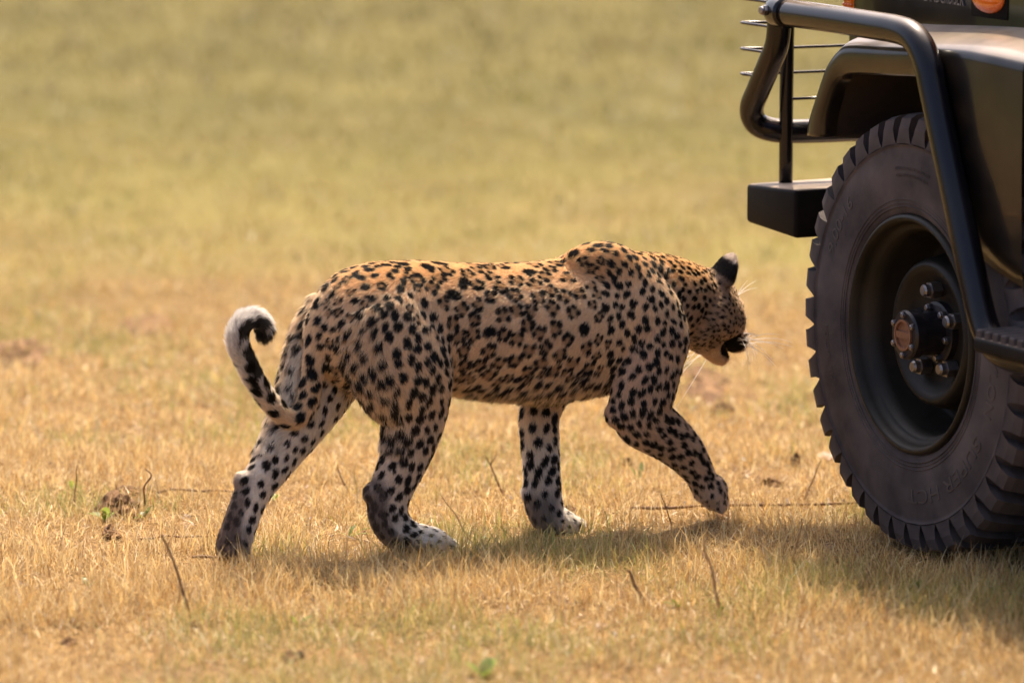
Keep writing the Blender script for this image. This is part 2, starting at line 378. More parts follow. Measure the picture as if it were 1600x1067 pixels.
def hexnut(r, h, name, mat, parent, cap=True):
    bm = bmesh.new()
    def ring(rad, y, n, ph=0): return [bm.verts.new((rad * math.cos(a + ph), y, rad * math.sin(a + ph))) for a in np.linspace(0, 2 * math.pi, n, endpoint=False)]
    a, b = ring(r, 0, 6), ring(r, h * .6, 6)
    for j in range(6): bm.faces.new((a[j], a[(j + 1) % 6], b[(j + 1) % 6], b[j]))
    bm.faces.new(b); bm.faces.new(a[::-1])
    c, d, e = ring(r * .72, h * .6 - .001, 12), ring(r * .72, h * .9, 12), ring(r * .55, h, 12)
    for p_, q_ in ((c, d), (d, e)):
        for j in range(12): bm.faces.new((p_[j], p_[(j + 1) % 12], q_[(j + 1) % 12], q_[j]))
    bm.faces.new(e)
    return from_bm(name, bm, mat, parent)

def make_wheel():
    w = lathe('wheel', [(.000, .248), (.010, .2465), (.0145, .242), (.0145, .237), (.010, .233), (-.002, .229), (-.012, .226), (-.018, .219), (-.020, .214), (-.05, .209), (-.125, .200), (-.135, .182), (-.115, .166), (-.060, .156), (-.042, .150), (-.034, .143), (-.034, .136), (-.042, .126), (-.058, .108), (-.066, .098), (-.068, .06), (-.068, 0)], M_WHEEL, car)
    w.location = (.058, -.022, HUBZ); w.scale = (1.03, 1.03, 1.03)
    prof = TY + [(-.132, .418)] + [(-.232 - y, r) for y, r in TY[::-1]] + [(-.03, .236)]
    lathe('tyre', prof, M_RUBBER, w, 112)
    # fine moulded rings round the bead
    for rr in (.263, .2705, .278):
        pts = [(rr * math.cos(a), sidewall_y(rr) + .0003, rr * math.sin(a)) for a in np.linspace(0, 2 * math.pi, 60)]
        tube('moulded_ring', pts, .0011, M_RUBBER, w, 2, 6, caps=False)
    for k in range(NL):
        for s in (0, 1):
            o = link('tread_block', LUG[s], None, w); o.rotation_euler = (0, -(2 * math.pi * (k + .5 * s) / NL), 0)
    # lettering seen in the photograph
    arc_text('9.00-16', .040, .330, R(-55), w, .0012, 1.25)
    arc_text('SUPER HCT', .042, .318, R(150), w, .0014, 1.55)
    arc_text('NYLON', .040, .322, R(98), w, .0012, 1.2)
    arc_text('MAX LOAD 1215 KG AT 325 KPA', .0095, .338, R(2), w, .001); arc_text('COLD INFLATION TUBE TYPE', .0095, .324, R(2), w, .001)
    arc_text('ALL TRACTION', .017, .325, R(-104), w, .0008)
    # hub
    hb = lathe('hub', [(-.068, .0), (-.068, .064), (-.054, .064), (-.052, .058), (-.05, .046), (-.004, .043), (-.002, .050), (.018, .051), (.023, .047), (.0235, .033), (.019, .032), (.019, 0)], M_HUB, w, 40, sm=False)
    lathe('hub_dial', [(.0185, .0325), (.0275, .0325), (.0275, .0275), (.0215, .027), (.0215, 0)], M_DIAL, w, 36, sm=False)
    bm = bmesh.new(); bmesh.ops.create_cube(bm, size=1)
    for v in bm.verts: v.co = Vector((v.co.x * .052, .0235 + v.co.y * .006, v.co.z * .014))
    from_bm('dial_grip', bm, M_DIAL, w)
    nut0 = hexnut(.0180, .040, 'wheel_nut', M_CHROME, w)
    for k in range(5):
        o = nut0 if k == 0 else nut0.copy()
        if k: col.objects.link(o)
        a = R(95 - 72 * k); o.location = (-math.cos(a) * .088, -.064, math.sin(a) * .088)
    b0 = hexnut(.0075, .009, 'hub_bolt', M_CHROME, w)
    for k in range(12):
        o = b0 if k == 0 else b0.copy()
        if k: col.objects.link(o)
        a = R(30 + 60 * k); r, y = (.0415, .0215) if k < 6 else (.0535, -.0525)
        if k >= 6: a += R(20)
        o.location = (-math.cos(a) * r, y, math.sin(a) * r)
        if k >= 6: o.scale = (1.2, 1.6, 1.2)
    return w

def copy_wheel(w, loc, rz):
    c = w.copy(); col.objects.link(c); c.scale = w.scale; c.location = loc; c.rotation_euler = (0, 0, rz)
    for ch in w.children:
        d = ch.copy(); col.objects.link(d); d.parent = c
    return c

wheel = make_wheel()
copy_wheel(wheel, (-2.75, -.022, HUBZ), 0)
copy_wheel(wheel, (.045, -1.598, HUBZ), math.pi); copy_wheel(wheel, (-2.75, -1.598, HUBZ), math.pi)
for ax in (0, -2.75): tube('axle', [(ax, -.10, HUBZ), (ax, -.8, HUBZ), (ax, -1.52, HUBZ)], .045, M_BUMPER, car, 2)

# ---- wheel-arch flare with the fender above
def flare(mirror=False):
    st = [(.402, .838, .470, .836, .0), (.398, .872, .462, .868, .0), (.376, .918, .432, .922, .0), (.352, .956, .388, .992, .0), (.318, .976, .338, 1.032, .0), (.262, .985, .292, 1.046, .0), (.13, .993, .14, 1.055, .0), (-.005, .998, .01, 1.063, .0),
          (-.055, .965, -.075, 1.068, .0), (-.088, .90, -.14, 1.071, .0), (-.115, .82, -.20, 1.072, .0), (-.160, .715, -.27, 1.070, .0), (-.25, .645, -.33, 1.067, -.004), (-.398, .605, -.396, 1.064, -.008)]
    S = catmull_v(st, 4); bm = bmesh.new(); rows = []; liner = []
    for ax, az, ox, oz, dy in S:
        d = np.array([ox - ax, oz - az]); ln = np.linalg.norm(d); d /= ln
        up = np.array([d[0] * .35, .9]) if oz > 1.03 else d
        cs = [(ax + d[0] * .004, -.030, az + d[1] * .004), (ax, -.004 + dy, az), (ax + d[0] * .003, .004 + dy, az + d[1] * .003), (ax + d[0] * ln * .12, .009 + dy, az + d[1] * ln * .12), (ax + d[0] * ln * .5, .012 + dy, az + d[1] * ln * .5), (ox - d[0] * min(.020, ln * .3), .012 + dy, oz - d[1] * min(.020, ln * .3)), (ox - d[0] * .006, .010 + dy, oz - d[1] * .006),
              (ox, .004 + dy, oz), (ox + up[0] * .010, -.010 + dy, oz + up[1] * .010), (ox + up[0] * .021, -.036 + dy, oz + up[1] * .021), (ox + up[0] * .034, -.085, oz + up[1] * .034), (ox + up[0] * .046, -.142, oz + up[1] * .046)]
        if mirror: cs = [(x, -1.62 - y, z) for x, y, z in cs]
        rows.append([bm.verts.new(c) for c in cs])
        s = -1.62 if mirror else 0; g = -1 if mirror else 1
        liner.append([(ax + d[0] * .006, s + g * -.028, az + d[1] * .006), (ax + d[0] * .03, s + g * -.12, az + d[1] * .03), (ax + d[0] * .03, s + g * -.34, az + d[1] * .03)])
    for a, b in zip(rows[:-1], rows[1:]):
        for j in range(len(a) - 1): bm.faces.new((a[j], b[j], b[j + 1], a[j + 1]))
    bm.faces.new(rows[0])
    o = from_bm('wheel_arch_flare', bm, M_PAINT, car, True)
    bm = bmesh.new(); rows = [[bm.verts.new(c) for c in r] for r in liner]
    for a, b in zip(rows[:-1], rows[1:]):
        for j in range(2): bm.faces.new((a[j], b[j], b[j + 1], a[j + 1]))
    # front closing wall of the well
    f0 = rows[0]; lo = [bm.verts.new((v.co.x + .015, v.co.y, v.co.z - .012 if k else v.co.z - .002)) for k, v in enumerate(f0)]
    for j in range(2): bm.faces.new((f0[j], f0[j + 1], lo[j + 1], lo[j]))
    from_bm('wheel_well', bm, M_LINER, car, True)
flare(); flare(True)

def slab(name, poly, y0, y1, mat, parent=car, bev=.006):
    """side-view outline (x,z) given thickness in y"""
    bm = bmesh.new(); vs = [bm.verts.new((x, y0, z)) for x, z in poly]; f = bm.faces.new(vs)
    r = bmesh.ops.extrude_face_region(bm, geom=[f]); bmesh.ops.translate(bm, vec=(0, y1 - y0, 0), verts=[v for v in r['geom'] if isinstance(v, bmesh.types.BMVert)])
    bmesh.ops.bevel(bm, geom=bm.edges[:], offset=bev, segments=2, affect='EDGES')
    return from_bm(name, bm, mat, parent)
fend = [(.545, .93), (.552, 1.22), (.53, 1.28), (.44, 1.31), (-.40, 1.34), (-.40, 1.02), (.38, 1.02), (.43, .93)]
for y0, y1 in ((-.20, -.135), (-1.485, -1.42)):
    slab('fender', fend, y0, y1, M_PAINT, bev=.012)
rbox('bonnet', -.42, .535, -1.42, -.20, 1.27, 1.345, M_PAINT, car, .03)
rbox('grille', .50, .54, -1.35, -.27, .84, 1.25, M_BUMPER, car, .01)
for yy in (-.36, -1.26):
    bm = bmesh.new(); bmesh.ops.create_cone(bm, cap_ends=True, segments=28, radius1=.09, radius2=.085, depth=.05)
    o = from_bm('headlamp', bm, M_GLASS, car, True); o.rotation_euler = (0, R(90), 0); o.location = (.555, yy, 1.09)
# amber corner lamp with moulded lens cells, side repeater, badge letters
for s, yo in ((1, -.137), (-1, -1.483)):
    cl = rbox('corner_lamp', .515, .560, yo - .05, yo + .006, 1.066, 1.235, M_AMBER, car, .008)
    bm = bmesh.new()
    for i in range(4):
        for k in range(12):
            q = bmesh.ops.create_icosphere(bm, subdivisions=1, radius=.0044); bmesh.ops.translate(bm, vec=(.521 + i * .0105, yo + s * .0065, 1.073 + k * .0125), verts=q['verts'])
    from_bm('lens_cells', bm, M_AMBER, cl, True)
    bm = bmesh.new(); bmesh.ops.create_uvsphere(bm, u_segments=24, v_segments=12, radius=1)
    for v in bm.verts: v.co = Vector((v.co.x * .062, v.co.y * .020, v.co.z * .034))
    o = from_bm('side_repeater', bm, M_AMBER, car, True); o.location = (-.045, yo + s * .006, 1.166)
    o2 = rbox('repeater_base', -.118, .028, yo - .01, yo + .005, 1.122, 1.208, M_BUMPER, car, .004)
me = text_mesh('LANDCRUISER', .040); bm = bmesh.new(); bm.from_mesh(me); bpy.data.meshes.remove(me)
ret = bmesh.ops.extrude_face_region(bm, geom=bm.faces[:]); tp = {v for v in ret['geom'] if isinstance(v, bmesh.types.BMVert)}
xs = [v.co.x for v in bm.verts]; x0 = max(xs)
for v in bm.verts: v.co = Vector((.055 + (x0 - v.co.x) * .62, -.135 + (.004 if v in tp else 0), 1.141 + v.co.y))
from_bm('badge', bm, M_CHROME, car)

# ---- bumper, bull bar, lamp guard
def taper(c): return (c.x, c.y, c.z + ((.012 if c.z < .66 else -.010) if c.x > .70 and c.y > -.2 else 0))
rbox('bumper', .522, .748, -1.62, 0.004, .603, .712, M_BUMPER, car, .010, taper)
up = [(.618, 0, 1.24), (.612, 0, 1.12), (.609, 0, 1.072), (.618, 0, 1.023), (.650, 0, .978), (.704, -.002, .915), (.742, -.006, .868), (.748, -.024, .834), (.735, -.064, .8185), (.722, -.13, .815), (.715, -.25, .814), (.715, -.55, .814), (.715, -.81, .814)]
full = up + [(x, -1.62 - y, z) for x, y, z in up[::-1][1:]]
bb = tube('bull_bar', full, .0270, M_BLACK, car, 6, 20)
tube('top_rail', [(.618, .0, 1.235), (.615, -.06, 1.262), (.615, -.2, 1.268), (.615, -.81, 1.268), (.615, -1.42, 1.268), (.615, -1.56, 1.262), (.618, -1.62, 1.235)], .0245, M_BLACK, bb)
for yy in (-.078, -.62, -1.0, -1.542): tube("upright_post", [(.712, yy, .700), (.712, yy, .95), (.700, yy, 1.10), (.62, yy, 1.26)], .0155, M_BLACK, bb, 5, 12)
for z in (1.168, 1.112, 1.058, 1.000, .944, .890):
    x0 = .60 if z > 1.0 else .60 + (1.02 - z) * .85
    if z < .93: tube('guard_wire', [(.712, -.078, z), (.712, -.30, z), (.712, -.62, z)], .0034, M_BLACK, bb, 2, 8)
    else: tube('guard_wire', [(x0, -.004, z - .002), (x0 + .08, -.002, z), (.765, .001, z), (.786, -.004, z), (.789, -.014, z), (.780, -.030, z), (.765, -.08, z), (.75, -.30, z), (.74, -.55, z), (.70, -.60, z), (.64, -.61, z)], .0034, M_BLACK, bb, 4, 8)
# side bar sweeping from the bull bar down to the step
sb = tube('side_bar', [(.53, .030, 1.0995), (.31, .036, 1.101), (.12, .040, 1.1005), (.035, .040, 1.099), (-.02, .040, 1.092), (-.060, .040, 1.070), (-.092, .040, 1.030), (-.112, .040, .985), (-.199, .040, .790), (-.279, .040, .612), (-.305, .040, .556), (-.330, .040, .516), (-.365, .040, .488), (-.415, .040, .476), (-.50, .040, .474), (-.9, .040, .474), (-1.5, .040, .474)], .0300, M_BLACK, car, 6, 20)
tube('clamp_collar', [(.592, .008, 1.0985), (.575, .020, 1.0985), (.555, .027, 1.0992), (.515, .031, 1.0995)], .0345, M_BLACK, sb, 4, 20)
n_ = hexnut(.0125, .018, 'clamp_bolt', M_CHROME, sb); n_.location = (.562, .057, 1.103)
st_ = rbox('step_board', -1.5, -.352, -.02, .085, .478, .510, M_BUMPER, sb, .008)
rib = None
for k in range(36):
    x = -.368 - k * .031
    if rib is None:
        bm = bmesh.new(); bmesh.ops.create_cube(bm, size=1)
        for v in bm.verts: v.co = Vector((v.co.x * (.021 if v.co.z > 0 else .027), v.co.y * .098, v.co.z * .018))
        bmesh.ops.bevel(bm, geom=bm.edges[:], offset=.003, segments=1, affect='EDGES'); rib = from_bm('step_rib', bm, M_RUBBER, sb); o = rib
    else: o = rib.copy(); col.objects.link(o)
    o.location = (x, .033, .516)
# ---- the rest of the body (rearwards, mostly beyond the frame)
for y0, y1 in ((-.075, -.03), (-1.59, -1.545)):
    slab('door', [(-.405, .54), (-.405, 1.062), (-.42, 1.30), (-1.32, 1.30), (-1.32, .54)], y0, y1, M_PAINT, bev=.012)
    slab('rear_side', [(-1.33, .60), (-1.33, 1.32), (-3.5, 1.32), (-3.5, .72), (-3.24, .72), (-3.16, .92), (-2.95, 1.02), (-2.55, 1.02), (-2.34, .92), (-2.26, .60)], y0, y1, M_PAINT, bev=.012)
rbox('floor_pan', -3.45, -.40, -1.54, -.08, .60, .66, M_BUMPER, car, .01)
rbox('bulkhead', -.46, -.41, -1.54, -.08, .60, 1.30, M_BUMPER, car, .01)
rbox('tail_board', -3.5, -3.45, -1.54, -.08, .66, 1.3, M_PAINT, car, .01)
rbox('chassis', -3.4, .60, -1.15, -.47, .50, .58, M_BUMPER, car, .01)
rbox('engine_block', -.40, .30, -1.1, -.52, .585, 1.2, M_BUMPER, car, .03)
tube('windscreen_frame', [(-.46, -.14, 1.30), (-.62, -.15, 1.62), (-.66, -.22, 1.70), (-.67, -.81, 1.72), (-.66, -1.40, 1.70), (-.62, -1.47, 1.62), (-.46, -1.48, 1.30)], .022, M_BUMPER, car, 5)
for k, sx in enumerate((-1.05, -1.75, -2.45)):
    for sy in (-.45, -1.17):
        s_ = rbox('seat', sx - .22, sx + .22, sy - .30, sy + .30, .80 + k * .16, .93 + k * .16, M_SEAT, car, .035)
        rbox('seat_back', sx - .30, sx - .20, sy - .30, sy + .30, .90 + k * .16, 1.40 + k * .16, M_SEAT, s_, .035)
        rbox('seat_base', sx - .20, sx + .20, sy - .25, sy + .25, .66, .81 + k * .16, M_BUMPER, s_, .01)

# ------------------------------------------------------------------ leopard
# local frame: x forward, y to its left (away from the camera), z up
TORSO, NECK, HEAD, HINDR, HINDL, FOREL, FORER, TAIL, EAR = range(9)
class Body:
    def __init__(s): s.v = []; s.f = []; s.flow = []; s.reg = []; s.t = []; s.n = 0
    def add(s, verts, faces, flow, reg, t):
        s.v.append(np.asarray(verts, float)); s.f += [tuple(i + s.n for i in q) for q in faces]
        s.flow.append(np.asarray(flow, float)); s.reg.append(np.full(len(verts), reg)); s.t.append(np.asarray(t, float)); s.n += len(verts)

def catmull(P, k):
    P = np.asarray(P, float); Q = np.vstack([2 * P[0] - P[1], P, 2 * P[-1] - P[-2]]); out = []
    for i in range(1, len(Q) - 2):
        for u in np.arange(k) / k:
            a, b, c, d = Q[i - 1], Q[i], Q[i + 1], Q[i + 2]
            out.append(.5 * ((2 * b) + (c - a) * u + (2 * a - 5 * b + 4 * c - d) * u * u + (-a + 3 * b - 3 * c + d) * u ** 3))
    out.append(P[-1]); return np.array(out)

def loft(B, rings, reg, flow_sign=1, seg=22, sub=5, side=(0, 1, 0), t0=0.0, t1=1.0, sq=1.0):
    """rings: (x, y, z, r_in_plane, r_lateral)"""
    Rg = catmull(rings, sub); c = Rg[:, :3]; n = len(c)
    T = np.gradient(c, axis=0); T /= np.linalg.norm(T, axis=1)[:, None]
    side = np.array(side, float); verts, flow, tt = [], [], []
    ang = np.linspace(0, 2 * np.pi, seg, endpoint=False)
    for i in range(n):
        b = side - T[i] * (side @ T[i]); b /= np.linalg.norm(b); nn = np.cross(T[i], b)
        ca, sa = np.cos(ang), np.sin(ang)
        if sq != 1.0: ca, sa = np.sign(ca) * np.abs(ca) ** sq, np.sign(sa) * np.abs(sa) ** sq
        verts += list(c[i] + np.outer(ca, nn) * Rg[i, 3] + np.outer(sa, b) * Rg[i, 4])
        flow += [T[i] * flow_sign] * seg; tt += [t0 + (t1 - t0) * i / (n - 1)] * seg
    faces = [(i * seg + j, i * seg + (j + 1) % seg, (i + 1) * seg + (j + 1) % seg, (i + 1) * seg + j) for i in range(n - 1) for j in range(seg)]
    for end, sgn in ((0, -1), (n - 1, 1)):
        r = min(Rg[end, 3], Rg[end, 4]) * .55; k = len(verts)
        ring0 = end * seg
        cc = c[end] + T[end] * sgn * r * .62; base = np.array(verts[ring0:ring0 + seg])
        mid = c[end] + (base - c[end]) * .72 + T[end] * sgn * r * .5
        verts += list(mid) + [c[end] + T[end] * sgn * r * .85]
        flow += [T[end] * flow_sign] * (seg + 1); tt += [t0 if end == 0 else t1] * (seg + 1)
        for j in range(seg):
            faces.append((ring0 + j, ring0 + (j + 1) % seg, k + (j + 1) % seg, k + j)); faces.append((k + j, k + (j + 1) % seg, k + seg))
    B.add(verts, faces, flow, reg, tt)

def ball(B, c, rad, reg, flow, t=0.5, M=None, nu=16, nv=10):
    verts, faces = [], []
    for i in range(nv + 1):
        ph = np.pi * i / nv
        for j in range(nu):
            th = 2 * np.pi * j / nu
            verts.append((math.sin(ph) * math.cos(th) * rad[0], math.sin(ph) * math.sin(th) * rad[1], math.cos(ph) * rad[2]))
    verts = np.array(verts)
    if M is not None: verts = verts @ np.asarray(M).T
    verts = verts + np.array(c)
    for i in range(nv):
        for j in range(nu):
            faces.append((i * nu + j, i * nu + (j + 1) % nu, (i + 1) * nu + (j + 1) % nu, (i + 1) * nu + j))
    B.add(verts, faces, np.tile(np.asarray(flow, float), (len(verts), 1)), reg, np.full(len(verts), t))

# head frame
HS = 1.10
HEAD_C = np.array([.572, .044, .455]); HEAD_YAW, HEAD_PITCH, HEAD_ROLL = R(27), R(28), R(-12)
def head_axes():
    m = Matrix.Rotation(HEAD_YAW, 3, 'Z') @ Matrix.Rotation(HEAD_PITCH, 3, 'Y') @ Matrix.Rotation(HEAD_ROLL, 3, 'X')
    return np.array(m)
HM = head_axes()
def hp(x, y, z): return HEAD_C + HM @ (np.array([x, y, z], float) * HS)

def build_body():
    B = Body()
    # trunk: (x, top, bottom, half width)
    tr = [(-.405, .525, .425, .040), (-.37, .572, .375, .078), (-.32, .602, .345, .103), (-.25, .612, .335, .112), (-.17, .609, .345, .108), (-.09, .600, .335, .106),
          (-.01, .594, .320, .114), (.07, .590, .308, .122), (.14, .589, .298, .125), (.21, .592, .298, .122), (.28, .592, .305, .115), (.35, .590, .322, .108), (.41, .580, .352, .092), (.45, .566, .385, .07)]
    loft(B, [(x, 0, (a + b) / 2, (a - b) / 2, w) for x, a, b, w in tr], TORSO, -1, seg=32, sub=5)
    # shoulder blades with the hump over the near one
    for s, k in ((-1, 1.0), (1, .93)):
        q = .007 if s < 0 else -.018
        loft(B, [(.205, .028 * s, .556 + q, .046, .040), (.245, .034 * s, .572 + q, .050, .044), (.290, .050 * s, .556 + q, .062, .044), (.335, .080 * s, .49, .082, .046), (.375, .088 * s, .42, .076, .046), (.372, .09 * s, .36, .06, .042)], TORSO, 1, sub=4)
    # spine ridge and hip bones
    for s_ in (-1, 1): ball(B, (.345, .040 * s_, .552 if s_ < 0 else .545), (.085, .045, .048), TORSO, (-.6, 0, -.8))
    # neck
    loft(B, [(.34, 0, .488, .112, .092), (.43, .006, .486, .102, .086), (.49, .018, .478, .092, .078), (.545, .034, .468, .080, .070), (.57, .046, .462, .072, .066)], NECK, -1, sub=5)
    # head
    fl = HM @ np.array([-1, 0, -.12])
    def hb(x, y, z, r, reg=HEAD, f=None, t=.5): ball(B, hp(x, y, z), np.array(r) * HS, reg, fl if f is None else HM @ np.array(f, float), t, HM)
    hb(-.008, 0, .012, (.086, .068, .064)); hb(.045, 0, .022, (.05, .05, .042)); hb(-.03, 0, -.03, (.065, .062, .06))
    for s in (-1, 1):
        hb(.022, .042 * s, -.018, (.048, .032, .044)); hb(.095, .020 * s, -.030, (.036, .026, .028)); hb(.05, .036 * s, .018, (.03, .02, .022))
        hb(-.01, .05 * s, -.02, (.05, .026, .05))
    loft(B, [tuple(hp(.03, 0, .022)) + (.04, .04), tuple(hp(.075, 0, .012)) + (.032, .030), tuple(hp(.110, 0, .000)) + (.024, .026), tuple(hp(.130, 0, -.008)) + (.018, .022)], HEAD, -1, sub=4, side=tuple(HM @ np.array([0, 1, 0])))
    loft(B, [tuple(hp(-.01, 0, -.058)) + (.032, .046), tuple(hp(.04, 0, -.070)) + (.022, .030), tuple(hp(.076, 0, -.077)) + (.0165, .021), tuple(hp(.090, 0, -.075)) + (.012, .016)], HEAD, -1, sub=4, side=tuple(HM @ np.array([0, 1, 0])))
    # ears: cupped shells standing off the skull
    for s in (-1, 1):
        tip = np.array([-.042, .080 * s, .088]); base = np.array([-.034, .050 * s, .040]); ax = tip - base; ln = np.linalg.norm(ax); ax /= ln
        wd = np.cross(ax, np.array([1, .35 * s, 0.05])); wd /= np.linalg.norm(wd); th = np.cross(wd, ax)
        rg = []
        for k, (w, t_) in zip((0, .3, .6, .85, 1.0), ((.040, .018), (.042, .013), (.037, .010), (.027, .008), (.014, .0068))):
            c_ = base + ax * ln * k; rg.append(tuple(hp(*c_)) + (t_, w))
        loft(B, rg, EAR, 1, sub=4, side=tuple(HM @ wd))
    # hind leg, near (right): under the body
    y = -1
    loft(B, [(-.285, -.050, .52, .095, .060), (-.262, -.068, .46, .112, .066), (-.240, -.080, .40, .112, .066), (-.222, -.084, .345, .098, .058), (-.212, -.082, .296, .074, .047), (-.219, -.078, .241, .060, .040),
             (-.233, -.074, .198, .053, .037), (-.254, -.071, .152, .048, .034), (-.268, -.069, .112, .045, .033), (-.264, -.068, .076, .042, .033), (-.240, -.067, .044, .038, .035), (-.205, -.066, .028, .032, .039), (-.17, -.066, .020, .030, .043), (-.142, -.066, .014, .024, .038)], HINDR, 1, sub=4)
    # hind leg, far (left): pushing off behind
    loft(B, [(-.29, .055, .50, .090, .058), (-.33, .060, .43, .100, .060), (-.375, .050, .355, .086, .052), (-.425, .036, .285, .066, .045), (-.466, .026, .232, .050, .038), (-.503, .018, .190, .042, .033), (-.540, .012, .150, .039, .031),
             (-.563, .008, .110, .036, .030), (-.580, .006, .070, .036, .031), (-.594, .005, .030, .036, .036), (-.585, .004, .006, .028, .040), (-.567, .004, .002, .020, .038)], HINDL, 1, sub=4)
    # fore leg, far (left): the standing one
    loft(B, [(.335, .075, .45, .070, .045), (.265, .070, .375, .064, .045), (.190, .055, .305, .050, .042), (.157, .042, .250, .043, .038), (.154, .036, .20, .041, .035), (.156, .032, .15, .039, .034), (.158, .030, .10, .039, .034), (.162, .03, .055, .040, .037), (.176, .03, .024, .034, .040), (.204, .03, .012, .028, .043), (.228, .03, .006, .020, .038)], FOREL, 1, sub=4)
    # fore leg, near (right): swinging forward, paw lifted
    loft(B, [(.372, -.090, .44, .070, .042), (.358, -.094, .37, .072, .045), (.338, -.094, .305, .074, .045), (.336, -.090, .258, .068, .045), (.372, -.084, .224, .058, .043), (.418, -.076, .192, .050, .040), (.460, -.068, .157, .044, .036),
             (.495, -.06, .115, .034, .031), (.516, -.055, .082, .031, .031), (.530, -.052, .068, .038, .038), (.534, -.051, .052, .034, .038), (.530, -.051, .040, .022, .03)], FORER, 1, sub=4)
    # heel points, elbow and wrist pad
    ball(B, (-.303, -.069, .134), (.022, .018, .024), HINDR, (.2, 0, -1), .60); ball(B, (-.566, .012, .170), (.022, .017, .022), HINDL, (-.3, 0, -1), .58)
    ball(B, (.282, -.092, .262), (.034, .026, .032), FORER, (.4, 0, -1), .25); ball(B, (.124, .030, .084), (.014, .018, .018), FOREL, (0, 0, -1), .62)
    # toes
    for (px, py, pz), dx, reg, dn in (((-.138, -.066, .010), 1, HINDR, 0), ((.230, .03, .004), 1, FOREL, 0), ((-.575, .004, .000), 1, HINDL, 0)):
        for k, o in enumerate((-.026, -.009, .009, .026)):
            ball(B, (px + (.006 if k in (1, 2) else -.004), py + o, pz), (.024, .0115, .016), reg, (1, 0, -.3), 1.0)
    for k, o in enumerate((-.024, -.008, .008, .024)):
        ball(B, (.552 - (.004 if k in (0, 3) else 0), -.051 + o, .041), (.017, .0115, .024), FORER, (.3, 0, -1), 1.0)
    # tail
    tl = [(-.355, 0, .555, .030, .030), (-.385, -.004, .515, .026, .027), (-.404, -.010, .450, .0225, .024), (-.415, -.012, .385, .0205, .022), (-.430, -.012, .325, .0195, .020), (-.462, -.010, .296, .0185, .019), (-.497, -.008, .320, .018, .018), (-.535, -.004, .370, .0175, .0175),
          (-.568, 0, .432, .0175, .0175), (-.581, .003, .476, .0175, .0175), (-.566, .006, .506, .017, .017), (-.537, .010, .512, .0165, .0165), (-.516, .014, .494, .016, .016), (-.513, .016, .474, .013, .013)]
    loft(B, tl, TAIL, 1, sub=5, seg=16)
    return B

def surface(B):
    me = bpy.data.meshes.new('raw'); me.from_pydata([tuple(v) for v in np.concatenate(B.v)], [], B.f); me.update()
    o = bpy.data.objects.new('raw', me); col.objects.link(o)
    md = o.modifiers.new('r', 'REMESH'); md.mode = 'VOXEL'; md.voxel_size = .0048; md.use_smooth_shade = True
    ms = o.modifiers.new('s', 'SMOOTH'); ms.factor = .5; ms.iterations = 14
    dg = bpy.context.evaluated_depsgraph_get(); dg.update()
    res = bpy.data.meshes.new_from_object(o.evaluated_get(dg), depsgraph=dg)
    bpy.data.objects.remove(o); bpy.data.meshes.remove(me)
    return res

def arr(me):
    nv = len(me.vertices); v = np.empty(nv * 3, np.float32); me.vertices.foreach_get('co', v)
    n = np.empty(nv * 3, np.float32); me.vertices.foreach_get('normal', n)
    me.calc_loop_triangles(); t = np.empty(len(me.loop_triangles) * 3, np.int32); me.loop_triangles.foreach_get('vertices', t)
    return v.reshape(-1, 3).astype(float), n.reshape(-1, 3).astype(float), t.reshape(-1, 3)

def lerp(a, b, f): f = np.clip(f, 0, 1)[:, None]; return np.asarray(a) * (1 - f) + np.asarray(b) * f
def sstep(x, a, b): t = np.clip((x - a) / (b - a), 0, 1); return t * t * (3 - 2 * t)

